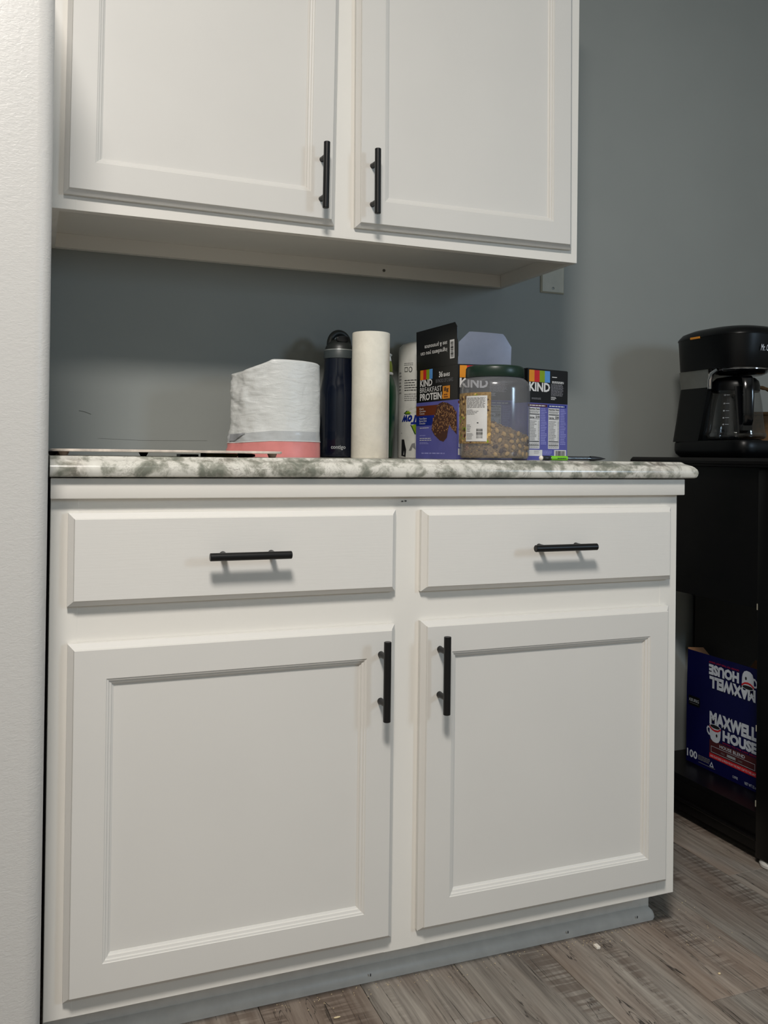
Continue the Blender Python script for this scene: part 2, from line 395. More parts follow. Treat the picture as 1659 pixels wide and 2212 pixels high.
# ------------------------------------------------------------------ fridge (left edge of the picture)
fr = thing('fridge', 'tall white fridge with pebbled enamel doors left of the cabinets', 'fridge', (-0.40, 0.2, 0))
obj('cabinet_body', bx(-0.775, -0.012, -0.055, 0.585, 0.03, 1.74, bev=.006), 'fridge', fr, smooth=True)
obj('door_gasket', bx(-0.765, -0.012, -0.068, -0.055, 0.10, 1.73), 'rubber_black', fr)
for a, b in ((-0.778, -0.452), (-0.446, -0.0060)):
    bm = bx(a, b, -0.130, -0.068, 0.095, 1.745, bev=.021, seg=6)
    dr = obj('door', bm, 'fridge', fr, smooth=True, angle=60)
    hx = a + .30 if a < -.7 else b - .40
    hb = bmesh.new(); add_box(hb, hx, hx + .022, -.170, -.152, .65, 1.35, bev=.006)
    for z in (.66, 1.31): add_box(hb, hx + .001, hx + .021, -.158, -.128, z, z + .03, bev=.004)
    obj('handle', hb, 'fridge', dr, smooth=True)
obj('toe_grille', bx(-0.77, -0.02, -0.06, -0.04, 0.012, 0.09), 'rubber_black', fr)
for x_ in (-.72, -.07):
    for y_ in (0.0, .54): obj('foot', lathe([(.02, 0), (.02, .03)], x_, y_, 16), 'rubber_black', fr)

# ------------------------------------------------------------------ cabinets
def ring(x0, x1, z0, z1, ins, y): return [(x0 + ins, y, z0 + ins), (x1 - ins, y, z0 + ins), (x1 - ins, y, z1 - ins), (x0 + ins, y, z1 - ins)]
def front(x0, x1, z0, z1, y0, op=None):
    """slab or frame with eased, stepped edge; op = opening rectangle"""
    rs = [ring(x0, x1, z0, z1, 0, y0), ring(x0, x1, z0, z1, 0, y0 - .0085), ring(x0, x1, z0, z1, .0012, y0 - .0095), ring(x0, x1, z0, z1, .0078, y0 - .0155), ring(x0, x1, z0, z1, .0084, y0 - .0182), ring(x0, x1, z0, z1, .0092, y0 - .019)]
    bm = bmesh.new()
    if op is None: add_rings(bm, rs); return bm
    a, b, c, d = op
    for ins, yy in ((0, -.019), (.0008, -.0178), (.0034, -.0170), (.0042, -.0152), (.0050, -.0148), (.0078, -.0138), (.0086, -.0115), (.0112, -.0100), (.0118, -.0072)):
        rs.append(ring(a, b, c, d, ins, y0 + yy))
    add_rings(bm, rs, cap0=False, cap1=False)
    # close the back between outer and inner outlines
    vs = list(bm.verts); o_, i_ = vs[:4], vs[-4:]
    for k in range(4): bm.faces.new((o_[k], o_[(k + 1) % 4], i_[(k + 1) % 4], i_[k]))
    return bm
def pull(name, parent, x, z, L, vertical, yf):
    """bar pull on two tapered posts; yf = face it is screwed to"""
    bm = bmesh.new(); yb = yf - .0295; h = L / 2; q = .0008
    d = (0, 0, 1) if vertical else (1, 0, 0)
    pt = lambda t: (x + d[0] * t, yb, z + d[2] * t)
    add_tube(bm, [pt(-h), pt(-h + q), pt(h - q), pt(h)], [.0054, .0062, .0062, .0054], 20)
    for s_ in (-.0385, .0385):
        c = pt(s_)
        add_tube(bm, [(c[0], yf, c[2]), (c[0], yf - .004, c[2]), (c[0], yb + .002, c[2])], [.0056, .0050, .0044], 14)
    o = obj(name, bm, 'black_metal', parent, smooth=True, angle=40); o['label'] = 'matte black bar pull on two posts'; return o

WB = 1.1371
bc = thing('base_cabinet', 'white two-door base cabinet with two drawers and black bar pulls', 'cabinet', (WB / 2, 0.3, 0))
bm = bmesh.new()
add_box(bm, .001, .017, .019, .605, .085, .8765); add_box(bm, WB - .017, WB - .001, .019, .605, .085, .8765)
add_box(bm, .017, WB - .017, .019, .605, .085, .10); add_box(bm, .017, WB - .017, .597, .605, .10, .8765)
obj('carcass', bm, 'paint', bc)
ZB0 = .0797
bm = bmesh.new()
add_box(bm, 0, .040, 0, .019, ZB0, .8765, bev=.0012); add_box(bm, WB - .040, WB, 0, .019, ZB0, .8765, bev=.0012)
add_box(bm, .536, .603, .0002, .019, ZB0, .8765)
add_box(bm, .038, WB - .038, .0003, .019, ZB0 + .0004, .125); add_box(bm, .038, WB - .038, .0003, .019, .625, .700); add_box(bm, .038, WB - .038, .0003, .019, .805, .8765)
obj('face_frame', bm, 'paint', bc)
obj('top_moulding', bx(-.0008, 1.143, -.0155, -.0002, .8462, .8768, bev=.0016), 'paint', bc, smooth=True)
obj('toe_kick', bx(.001, WB - .001, .072, .088, 0.0, ZB0 + .003), 'skirt', bc)
bm = bmesh.new(); n = 8; rs = []
prof = [(0, 0)] + [(-.017 * math.cos(PI / 2 * i / n), .021 * math.sin(PI / 2 * i / n)) for i in range(n + 1)]
for xx in (0.001, WB - .004, WB + .006):
    k = 1.0 if xx < WB else 0.55
    rs.append([(xx, .0718 + p[0] * k, .0002 + p[1] * k) for p in prof])
add_rings(bm, rs); obj('shoe_moulding', bm, 'skirt', bc, smooth=True, angle=50)
for dx in ((.0262, .5452, .1085, .6325, (.0806, .4924, .1603, .5802), .5168, .5470), (.5930, 1.1118, .1100, .6345, (.6480, 1.0622, .1622, .5812), .6247, .5485)):
    a, b, c, d, op, hx, hz = dx
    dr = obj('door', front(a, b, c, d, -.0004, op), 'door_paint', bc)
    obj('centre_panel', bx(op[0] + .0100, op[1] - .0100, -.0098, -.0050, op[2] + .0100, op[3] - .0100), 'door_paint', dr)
    pull('handle', dr, hx, hz, .1305, True, -.0194)
for a, b, c, d, hx in ((.0245, .5450, .6875, .8250, .2895), (.5925, 1.1150, .6850, .8235, .8560)):
    dw = obj('drawer', front(a, b, c, d, -.0004), 'paint_grain', bc)
    pull('handle', dw, hx, .7585 if hx < .5 else .7563, .1275, False, -.0194)
# small nail and paint marks
def dot(x_, y_, z_, r):
    bm = bmesh.new(); bm.faces.new([bm.verts.new((x_ + r * math.cos(2 * PI * i / 8), y_, z_ + r * .6 * math.sin(2 * PI * i / 8))) for i in range(8)]); return bm
for x_, z_ in ((.560, .838), (.566, .8385), (.063, .488)):
    o = obj('paint_chip', dot(x_, -.0006, z_, .0022), 'scuff', bc); o['label'] = 'small dark chip in the white paint'
for x_ in (.533, .935, 1.095): obj('nail_hole', bx(x_, x_ + .0016, .0538, .0545, .0105, .0150), 'ink', bc)

WU = 1.0895; UY = .2765; UZ = 1.3455; UT = 2.13
uc = thing('wall_cabinet', 'white two-door wall cabinet hung above the counter', 'cabinet', (WU / 2, .45, UZ))
bm = bmesh.new()
add_box(bm, -.005, .012, UY + .019, YB, UZ + .0005, UT); add_box(bm, WU - .014, WU - .001, UY + .019, YB, UZ + .0005, UT)
add_box(bm, .012, WU - .014, UY + .019, YB, 1.3765, 1.3885); add_box(bm, .012, WU - .014, UY + .019, YB, UT - .016, UT)
obj('carcass', bm, 'paint', uc)
obj('hanging_rail', bx(.0122, WU - .0145, .594, .6108, UZ + .0005, 1.3763), 'paint', uc)
bm = bmesh.new()
add_box(bm, -.006, .042, UY, UY + .019, UZ, UT, bev=.0010); add_box(bm, WU - .042, WU, UY, UY + .019, UZ, UT, bev=.0010)
add_box(bm, .510, .576, UY + .0002, UY + .019, UZ + .003, UT)
add_box(bm, .040, WU - .040, UY + .0003, UY + .019, UZ + .0002, 1.388); add_box(bm, .040, WU - .040, UY + .0003, UY + .019, UT - .04, UT)
obj('face_frame', bm, 'paint', uc)
for a, b, c, d, op, hx, hz, rot in ((.0188, .5210, 1.3708, 2.105, (.0708, .4698, 1.4290, 2.052), .4902, 1.4553, math.radians(.45)), (.5645, 1.0682, 1.3716, 2.105, (.6238, 1.0170, 1.4260, 2.052), .5968, 1.4563, math.radians(-.42))):
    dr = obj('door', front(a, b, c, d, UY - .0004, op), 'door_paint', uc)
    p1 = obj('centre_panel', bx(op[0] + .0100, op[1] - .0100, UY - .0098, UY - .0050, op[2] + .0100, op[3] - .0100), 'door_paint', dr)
    p2 = pull('handle', dr, hx, hz, .1275, True, UY - .0194)
    # the doors hang a touch off level: turn about the hinge corner
    hxx = a if rot > 0 else b
    pc = Vector((hxx, UY, 1.40)); mt = Matrix.Translation(pc) @ Matrix.Rotation(rot, 4, 'Y') @ Matrix.Translation(-pc)
    ro = Matrix.Translation(rootloc(uc))
    for o_ in (dr, p1, p2): o_.data.transform(ro.inverted() @ mt @ ro)
bm = bmesh.new(); add_lathe(bm, [(0, 0), (.0035, 0), (.0035, .001), (0, .0014)], 0, 0, 14)
for v in bm.verts: x0_, y0_, z0_ = v.co; v.co = (.7560 + x0_, .5938 - z0_, 1.3610 + y0_)
obj('screw', bm, 'screw_grey', uc)

# worktop: ogee-edged laminate swept along the front and round the right end
wt = None
prof = [(-.030, .9095), (-.0235, .9094), (-.0215, .9086), (-.0195, .9068), (-.0170, .9052), (-.0125, .9035), (-.0080, .9016), (-.0045, .8988), (-.0018, .8955), (-.0005, .8920), (0, .8885), (-.0008, .8840), (-.0025, .8805), (-.0050, .8790), (-.0085, .8785)]
bm = bmesh.new(); rs = []
for o_, z_ in prof: rs.append([(-.0022, -.030 - o_, z_), (1.1630 + o_, -.030 - o_, z_), (1.1630 + o_, .6105, z_), (-.0022, .6105, z_)])
add_rings(bm, rs[::-1])
tag(obj('worktop', bm, 'laminate', smooth=True, angle=30), 'marbled grey and cream laminate worktop with ogee edge on base cabinet', 'countertop')

# outlet plate on the wall under the wall cabinet's right corner
ot = thing('outlet_plate', 'cream wall plate with one screw below right corner of wall cabinet', 'wall plate', (1.237, YB, 1.403))
rs = [[(x_, YB - y_, z_) for x_, z_ in ((1.2018 + i, 1.3456 + i), (1.2725 - i, 1.3456 + i), (1.2725 - i, 1.4610 - i), (1.2018 + i, 1.4610 - i))] for i, y_ in ((0, 0), (0, .0025), (.0035, .0062))]
obj('plate', loft(rs), 'outlet_cream', ot)
bm = bmesh.new(); add_lathe(bm, [(0, 0), (.0034, 0), (.0034, .0012), (0, .0016)], 0, 0, 14)
for v in bm.verts: x0_, y0_, z0_ = v.co; v.co = (1.2372 + x0_, YB - .0061 - z0_, 1.3585 + y0_)
obj('screw', bm, 'screw_grey', ot)

# ceiling lamp above the camera (out of the picture)
cl = thing('ceiling_light', 'round flush ceiling lamp with a frosted diffuser', 'lamp', (-0.22, -1.72, ZC))
obj('canopy', lathe([(.25, ZC - .001), (.25, ZC - .03), (.235, ZC - .035)], -0.22, -1.72, 40), 'steel', cl, smooth=True)
obj('diffuser', lathe([(.234, ZC - .035), (.225, ZC - .055), (.15, ZC - .071), (0, ZC - .078)], -0.22, -1.72, 40), 'diffuser', cl, smooth=True)

CT = .9096   # worktop surface
# ------------------------------------------------------------------ raised board at the left
bd = thing('raised_board', 'thin cream speckled board on short feet at the left of the worktop', 'board', (.17, .12, CT))
rs = [[(x_, y_, z_) for x_, y_ in superell(0, 0, 1, 1, 0, 40, 9) and [( .1775 + .1775 * p[0] * k, .13 + .13 * p[1] * k) for p in superell(0, 0, 1, 1, 0, 40, 14)]] for k, z_ in ((.994, .9158), (1, .9165), (1, .9190), (.994, .9198))]
obj('board_top', loft(rs), 'board_cream', bd, smooth=True)
for x_, y_, mt_ in ((.0175, .016, 'rubber_beige'), (.3365, .016, 'rubber_beige'), (.14, .075, 'rubber_black'), (.0175, .244, 'rubber_beige'), (.3365, .244, 'rubber_beige'), (.003, .08, 'rubber_black')):
    f = obj('foot', lathe([(.0055 if mt_ == 'rubber_beige' else .0045, CT), (.0078, .9158)], x_, y_, 20), mt_, bd, smooth=True)
    if mt_ == 'rubber_black': f['label'] = 'black rubber foot'
pk = thing('pocket_pen', 'short black and gold pen lying under the raised board', 'pen', (.268, .10, CT))
obj('barrel', tube([(.244, .10, CT + .003), (.296, .10, CT + .003), (.299, .10, CT + .003)], [.0029, .0029, .0015], 12), 'gold', pk, smooth=True)
obj('end_cap', tube([(.299, .10, CT + .003), (.322, .10, CT + .003), (.328, .10, CT + .003)], [.0030, .0030, .002], 12), 'rubber_black', pk, smooth=True)
obj('clip', tube([(.236, .10, CT + .003), (.244, .10, CT + .003)], [.0031, .0031], 12), 'rubber_black', pk, smooth=True)
cg = thing('folded_card', 'small grey printed card tucked under the raised board', 'card', (.22, .14, CT))
obj('leaf', bx(.205, .236, .12, .16, CT, CT + .004, bev=.0005), 'wrap_grey', cg)
pr = Print(plane_map((.205, .12, CT), (1, 0, 0), (0, 0, 1), (0, -1, 0))); pr.lines(.002, .0006, .029, .0036, 2, 'ink', fill=.4, seed=4); pr.done('lettering', cg)

# ------------------------------------------------------------------ plastic-wrapped roll pack with pink band
wp = thing('wrapped_roll_pack', 'crumpled white plastic pack of paper rolls with a pink band', 'paper roll pack', (.445, .42, CT))
def wrap_pt(t, k):
    """t angle, k 0..1 height; right lobe a round roll, left lobe loose plastic"""
    c, s = math.cos(t), math.sin(t)
    x_ = .4455 + (.0965 * c if c > 0 else (.099 + .004 * math.sin(s * 5)) * c)
    depth = .067 if c > 0 else .067 - .030 * (-c) ** 1.5
    y_ = .42 + depth * math.copysign(abs(s) ** .8, s)
    f = max(0, -c)
    pinch = -.004 * math.exp(-((k - .5) / .28) ** 2) + .004 * (k - .5)
    if c < 0: x_ -= (pinch if k > .1 else 0) * f - .010 * f * k
    else: x_ -= .0035 * k * c
    top = .1955 - .0035 * (1 - abs(s)) - .024 * max(0, min(1, (-c - .25) / .7)) ** .8
    z_ = k * top
    crump = (noise.noise(Vector((x_ * 38, y_ * 38, z_ * 30))) * .0022 + noise.noise(Vector((x_ * 90, y_ * 90, z_ * 150))) * .0009) * (0.35 + 1.5 * f) * min(1, k * 4)
    return Vector((x_ + c * crump, y_ + s * crump - (0 if s > 0 else crump * .6), CT + z_))
def wrap_part(name, k0, k1, nk, mat, cap0, cap1, grow=0.0):
    bm = bmesh.new(); rs = []
    for i in range(nk + 1):
        k = k0 + (k1 - k0) * i / nk
        rs.append([wrap_pt(2 * PI * j / 120, k) for j in range(120)])
    if cap1:   # dished top
        for q, dz in ((.97, .0025), (.90, .0035), (.6, .003), (.2, .001)):
            rs.append([Vector((.4455 + (p.x - .4455) * q, .42 + (p.y - .42) * q, p.z + dz)) for p in rs[nk]])
    add_rings(bm, rs, cap0, cap1); return obj(name, bm, mat, wp, smooth=True, angle=60)
wrap_part('pink_band', 0, .165, 6, 'wrap_pink', True, False)['label'] = 'pink printed band'
wrap_part('lower_sleeve_band', .165, .272, 8, 'wrap_band', False, False)
wrap_part('plastic_sleeve', .272, 1, 56, 'plastic_wrap', False, True)
bm = bmesh.new()
for i in range(26):    # grey printed panel on the left lobe
    t0, t1 = PI * (1.02 + .22 * i / 26), PI * (1.02 + .22 * (i + 1) / 26)
    k1 = .272; k0 = .190 + .078 * max(0, (i - 7) / 19)
    q = [wrap_pt(t, k) + Vector((math.cos(t), math.sin(t), 0)) * .0030 for t, k in ((t0, k0), (t1, k0), (t1, k1), (t0, k1))]
    bm.faces.new([bm.verts.new(p) for p in q])
obj('printed_patch', bm, 'wrap_grey', wp)
bm = bmesh.new()
add_tube(bm, [wrap_pt(2 * PI * j / 120, .168) + Vector((math.cos(2 * PI * j / 120), math.sin(2 * PI * j / 120), 0)) * .0003 for j in range(120)], .0009, 6, closed=True)
obj('seam', bm, 'plastic_wrap', wp, smooth=True)

# ------------------------------------------------------------------ navy water bottle
bx0, by0 = .6200, .5200
bt = thing('navy_water_bottle', 'navy blue water bottle with dark loop lid behind the paper towel roll', 'water bottle', (bx0, by0, CT))
body = [(.036, 0), (.0425, .002), (.0440, .010), (.0440, .12), (.0438, .135), (.0425, .150), (.0395, .166), (.0365, .180), (.0345, .195), (.0338, .212), (.0338, .223)]
obj('body', lathe([(r, CT + z) for r, z in body], bx0, by0, 64), 'bottle_navy', bt, smooth=True)
obj('collar', lathe([(r, CT + z) for r, z in [(.0325, .222), (.0352, .2235), (.0352, .229), (.0342, .240), (.0335, .2415)]], bx0, by0, 48), 'collar_grey', bt, smooth=True)
obj('rim', lathe([(r, CT + z) for r, z in [(.0335, .2412), (.0340, .2422), (.0335, .2435), (.031, .2438)]], bx0, by0, 48), 'silver_rim', bt, smooth=True)
bm = lathe([(r, CT + z) for r, z in [(.0325, .2425), (.0315, .249), (.0275, .257), (.0205, .264), (.0165, .267), (0, .268)]], bx0, by0, 40)
arc = [(bx0 + .0220 * math.cos(a), by0 + .002, CT + .254 + .0290 * math.sin(a) ** .85 if math.sin(a) > 0 else CT + .254) for a in [PI * i / 20 for i in range(21)]]
add_tube(bm, arc, .0074, 12)
lid = obj('lid', bm, 'cap_dark', bt, smooth=True)
bm = bmesh.new(); rs = [superell(bx0, 0, .0145 * k, .0075 * k, 0, 28, 2.6) for k in (.8, 1, 1, .85)]
add_rings(bm, [[(p[0], by0 - .0195 - d, CT + .2665 + p[1]) for p in r] for r, d in zip(rs, (0, .001, .005, .0065))])
obj('button', bm, 'cap_button', lid, smooth=True)
cyl = lambda cx_, cy_, r_, a0: (lambda u, v, l: Vector((cx_ + (r_ + l) * math.cos(a0 + u / r_), cy_ + (r_ + l) * math.sin(a0 + u / r_), CT + v)))
pr = Print(cyl(bx0, by0, .0442, math.radians(-108))); pr.text('contigo', -.0165, .0165, .0165, .0275, 'soft_white', bold=.02); pr.done('lettering', bt)

# ------------------------------------------------------------------ paper towel roll
tx, ty = .6704, .4500
tr = thing('paper_towel_roll', 'slim upright white paper towel roll, unwrapped, front of the bottles', 'paper towel', (tx, ty, CT))
prof = [(.019, CT), (.0408, CT), (.0416, CT + .002), (.0416, CT + .2745), (.0408, CT + .2765), (.019, CT + .2765)]
obj('sheets', lathe(prof + [prof[0]], tx, ty, 72, close_top=False, close_bot=False), 'towel_paper', tr, smooth=True, angle=50)
obj('cardboard_core', lathe([(.0188, CT), (.0188, CT + .2765), (.0178, CT + .2765), (.0178, CT), (.0188, CT)], tx, ty, 32, close_top=False, close_bot=False), 'card_brown', tr, smooth=True)
bm = bmesh.new(); a0 = math.radians(-30)
bm2 = [(.0424, a0), (.0421, a0 - .25)]
add_rings(bm, [[(tx + r * math.cos(a), ty + r * math.sin(a), CT + z) for r, a in ((.0413, a0), (.0424, a0), (.0420, a0 - .12), (.0413, a0 - .2))] for z in (.001, .2755)])
obj('loose_sheet_edge', bm, 'towel_paper', tr, smooth=True)

# ------------------------------------------------------------------ green bottle behind the roll
gx, gy = .7240, .5350
gb = thing('green_water_bottle', 'dark green bottle with lime and white cap, mostly hidden behind towel roll', 'water bottle', (gx, gy, CT))
obj('body', lathe([(r, CT + z) for r, z in [(.030, 0), (.0335, .003), (.0340, .02), (.0350, .05), (.0385, .09), (.0400, .12), (.0405, .145), (.0390, .165), (.0350, .180), (.0310, .189), (.0300, .193)]], gx, gy, 56), 'bottle_green', gb, smooth=True)
obj('neck_ring', lathe([(r, CT + z) for r, z in [(.0315, .1925), (.0330, .194), (.0330, .1975), (.0315, .199)]], gx, gy, 40), 'cap_white', gb, smooth=True)
obj('lime_collar', lathe([(r, CT + z) for r, z in [(.0300, .1985), (.0318, .201), (.0310, .215), (.0290, .224), (.027, .225)]], gx, gy, 40), 'lime', gb, smooth=True)
obj('cap', lathe([(r, CT + z) for r, z in [(.0275, .2245), (.0285, .226), (.0270, .236), (.0290, .2385), (.0300, .2405), (.0270, .2425), (0, .2425)]], gx, gy, 40), 'cap_white', gb, smooth=True)

# ------------------------------------------------------------------ film-wrapped towel roll printed in blue and green
vx, vy, vr = .8480, .5430, .0665
vb = thing('film_wrapped_roll', 'paper towel roll in printed clear film, upside-down blue and green lettering', 'paper towel', (vx, vy, CT))
obj('wrapped_body', lathe([(r, CT + z) for r, z in [(.050, 0), (.0655, .001), (vr, .008), (vr, .255), (.0645, .264), (.058, .270), (.046, .2745), (.02, .272), (0, .269)]], vx, vy, 64), 'film', vb, smooth=True, angle=60)
bm = bmesh.new()     # twisted film end
rs = []
for i, (r, z) in enumerate([(.052, .268), (.030, .2745), (.014, .279), (.010, .283), (.018, .288)]):
    rs.append([(vx + r * (1 + .12 * math.sin(7 * a + i)) * math.cos(a), vy + r * (1 + .12 * math.sin(7 * a + i)) * math.sin(a), CT + z) for a in [2 * PI * j / 28 for j in range(28)]])
add_rings(bm, rs); obj('film_twist', bm, 'film', vb, smooth=True)
pr = Print(cyl(vx, vy, vr, math.radians(180 + 20)))   # u grows to the right as seen from the front
pr.text('Tow', -.0130, .0790, .0330, .1010, 'print_navy', bold=.05, flip=True, shear=.3)
pr.poly([(-.006, .1050), (.004, .1110), (.016, .1170), (.030, .1215), (.045, .1240), (.045, .1150), (.030, .1065), (.014, .1020), (.002, .1020)], 'bottle_green', .0003)
pr.poly([(-.001, .1055), (.008, .1100), (.018, .1145), (.030, .1185), (.045, .1210), (.045, .1170), (.030, .1085), (.015, .1045), (.004, .1040)], 'print_green', .0005)
pr.poly([(.018, .0760), (.030, .0800), (.045, .0820), (.045, .0600), (.029, .0560)], 'print_green', .0003)
pr.poly([(.016, .0775), (.019, .0770), (.030, .0555), (.027, .0560)], 'bottle_green', .0005)
pr.poly([(-.016, .0590), (-.014, .0575), (.018, .0755), (.016, .0775)], 'label_grey', .0004)
pr.poly([(-.014, .0060), (.002, .0030), (.004, .0200), (.000, .0320), (-.003, .0440), (-.013, .0440)], 'ink', .0004)
pr.poly([(.012, .018), (.020, .034), (.028, .036), (.030, .020), (.022, .026), (.019, .018)], 'label_grey', .0004)
pr.frame(-.004, .2020, .006, .2130, .0014, 'ink'); pr.ell(.014, .2070, .0052, .0065, 'ink'); pr.ell(.014, .2070, .0036, .0048, 'film', .0006)
pr.lines(-.006, .2160, .026, .2240, 2, 'label_grey', fill=.3, seed=8, ragged=.6)
pr.lines(-.004, .1560, .038, .1850, 5, 'ink', fill=.3, seed=5); pr.lines(-.004, .1330, .038, .1520, 4, 'label_grey', fill=.35, seed=9)
pr.lines(-.030, .150, -.016, .205, 7, 'label_grey', fill=.4, seed=19)
pr.done('lettering', vb)

# ------------------------------------------------------------------ snack bar cartons
def quad_prism(bm, pts, z0, z1): add_rings(bm, [[(x_, y_, z0) for x_, y_ in pts], [(x_, y_, z1) for x_, y_ in pts]], cap1=False)
def back_panel(pr, w_, h_, s0):
    """shared layout of the carton side: stripes, brand word, nutrition tables, barcode"""
    U = lambda f: f * w_; V = lambda f: h_ * (1 - f)
    pr.rect(0, 0, w_, V(.372), 'print_violet', .0002); pr.rect(0, V(.372), w_, h_, 'print_black', .0002)
    for i, c in enumerate(('print_orange', 'print_red', 'print_green', 'print_blue')): pr.rect(U(.035 + i * .128), V(.14), U(.035 + (i + 1) * .128), V(.012), c)
    pr.text('KIND', U(.035), V(.245), U(.547), V(.145), 'print_white', bold=.035)
    pr.lines(U(.60), V(.085), U(.72), V(.065), 1, 'print_white', seed=s0, ragged=0)
    pr.lines(U(.60), V(.145), U(.90), V(.118), 2, 'print_white', seed=s0 + 1, fill=.6, ragged=.05)
    pr.lines(U(.575), V(.285), U(.90), V(.150), 11, 'print_grey', seed=s0 + 2, fill=.6, ragged=.15)
    pr.lines(U(.575), V(.330), U(.71), V(.292), 3, 'print_white', seed=s0 + 3, fill=.5, ragged=.3)
    pr.lines(U(.10), V(.335), U(.34), V(.312), 2, 'print_grey', seed=s0 + 4, fill=.5, ragged=.1)
    for u0, hc, cal in ((.03, 'print_maroon', '210'), (.515, 'print_navy', '220')):
        pr.rect(U(u0 - .02), V(.415), U(u0 + .455), V(.384), hc); pr.lines(U(u0 + .02), V(.407), U(u0 + .42), V(.393), 1, 'print_white', seed=s0 + 5, fill=.8, ragged=.1)
        pr.rect(U(u0), V(.875), U(u0 + .275), V(.422), 'print_white')
        pr.text('Nutrition Facts', U(u0 + .01), V(.448), U(u0 + .265), V(.428), 'ink', bold=.03)
        pr.lines(U(u0 + .015), V(.482), U(u0 + .26), V(.456), 2, 'label_grey', seed=s0 + 6, ragged=.1)
        pr.rect(U(u0 + .01), V(.500), U(u0 + .265), V(.491), 'ink', .0006)
        pr.text('Calories', U(u0 + .01), V(.540), U(u0 + .14), V(.520), 'ink', bold=.03); pr.text(cal, U(u0 + .17), V(.538), U(u0 + .265), V(.510), 'ink', bold=.04)
        pr.rect(U(u0 + .01), V(.549), U(u0 + .265), V(.545), 'ink', .0006)
        pr.lines(U(u0 + .012), V(.785), U(u0 + .20), V(.565), 13, 'label_grey', seed=s0 + 7, fill=.45, ragged=.35)
        pr.lines(U(u0 + .235), V(.785), U(u0 + .265), V(.565), 13, 'label_grey', seed=s0 + 8, fill=.45, ragged=0)
        pr.rect(U(u0 + .01), V(.800), U(u0 + .265), V(.791), 'ink', .0006); pr.lines(U(u0 + .012), V(.868), U(u0 + .265), V(.808), 4, 'label_grey', seed=s0 + 9, fill=.4, ragged=.05)
        pr.rect(U(u0 + .01), V(.838), U(u0 + .265), V(.834), 'ink', .0006)
        pr.lines(U(u0 + .30), V(.83), U(u0 + .45), V(.425), 22, 'lilac_text', seed=s0 + 10, fill=.5, ragged=.3)
    pr.rect(U(.67), V(.962), U(.975), V(.886), 'print_white'); pr.bars(U(.70), V(.955), U(.945), V(.895), seed=s0 + 11)
    pr.rect(U(.02), V(.955), U(.375), V(.888), 'print_white'); pr.lines(U(.17), V(.935), U(.32), V(.892), 4, 'label_grey', seed=s0 + 12, fill=.3)
    pr.lines(U(.39), V(.94), U(.64), V(.892), 4, 'lilac_text', seed=s0 + 13, fill=.5)
def flap(name, P0, P1, poly, mat, parent, tilt=(0, 0), th=.0009):
    """cardboard flap standing on edge P0-P1; poly in (u along edge, height); tilt = lean vector per metre of height"""
    P0, P1 = Vector(P0), Vector(P1); U = (P1 - P0).normalized(); N = Vector((U.y, -U.x, 0)) * th / 2
    bm = bmesh.new(); T = Vector((tilt[0], tilt[1], 0))
    pts = [P0 + U * u + Vector((0, 0, 1)) * h + T * h for u, h in poly]
    add_rings(bm, [[p + N for p in pts], [p - N for p in pts]])
    return obj(name, bm, mat, parent)

# carton with open lid; its long front faces left, its side faces the camera
C_, L_, Rr = Vector((.7962, .2700)), Vector((.7795, .4435)), Vector((.9140, .2470)); Q_ = L_ + Rr - C_
KH = .1984
k1 = thing('open_snack_carton', 'black and violet snack bar carton with raised lid, left of the nut jar', 'carton', (.846, .345, CT))
bm = bmesh.new(); pts = [C_, Rr, Q_, L_]; cen = (C_ + Q_) / 2
quad_prism(bm, pts, CT, CT + KH)
inn = [cen + (p - cen) * .985 for p in pts]
vt = [bm.verts.new((p.x, p.y, CT + KH)) for p in inn]; vb_ = [bm.verts.new((p.x, p.y, CT + .002)) for p in inn]
top = [v for v in bm.verts if abs(v.co.z - CT - KH) < 1e-6][:4]
for i in range(4):
    j = (i + 1) % 4; f = bm.faces.new((top[i], top[j], vt[j], vt[i])); g = bm.faces.new((vt[i], vt[j], vb_[j], vb_[i])); g.material_index = 1; f.material_index = 1
bm.faces.new(vb_).material_index = 1
obj('box_body', bm, ['print_black', 'card_inner'], k1)
fw = (C_ - L_).length; fu = ((C_ - L_) / fw).to_3d(); fn = Vector((fu.y, -fu.x, 0))
if fn.x > 0: fn = -fn
pr = Print(plane_map((L_.x, L_.y, CT), fu, (0, 0, 1), fn)); U = lambda f: f * fw; V = lambda f: KH * (1 - f)
pr.rect(0, 0, fw, V(.372), 'print_violet', .0002)
pr.rect(0, V(.52), U(.62), V(.41), 'print_brown'); pr.rect(0, V(.632), U(.52), V(.52), 'print_navy')
pr.done('printed_panel', k1)
pr = Print(plane_map((L_.x, L_.y, CT), fu, (0, 0, 1), fn))
for i, c in enumerate(('print_orange', 'print_red', 'print_green', 'print_blue')): pr.rect(U(.095 + i * .078), V(.118), U(.095 + (i + 1) * .078), V(.008), c)
pr.done('colour_stripes', k1)
pr = Print(plane_map((L_.x, L_.y, CT), fu, (0, 0, 1), fn))
pr.text('KIND', U(.095), V(.195), U(.405), V(.118), 'print_white', bold=.03)
pr.text('BREAKFAST', U(.095), V(.262), U(.635), V(.205), 'print_white', bold=.0); pr.text('PROTEIN', U(.095), V(.352), U(.635), V(.272), 'print_white', bold=.03)
pr.text('36', U(.565), V(.115), U(.66), V(.050), 'print_white', bold=.03); pr.text('BARS', U(.68), V(.113), U(.825), V(.075), 'print_white', bold=.03)
pr.text('18 PACKS OF 2 BARS', U(.49), V(.172), U(.90), V(.133), 'print_grey')
pr.poly([(U(.655), V(.352)), (U(.83), V(.352)), (U(.83), V(.215)), (U(.66), V(.215)), (U(.66), V(.30)), (U(.645), V(.315))], 'print_orange', .0004)
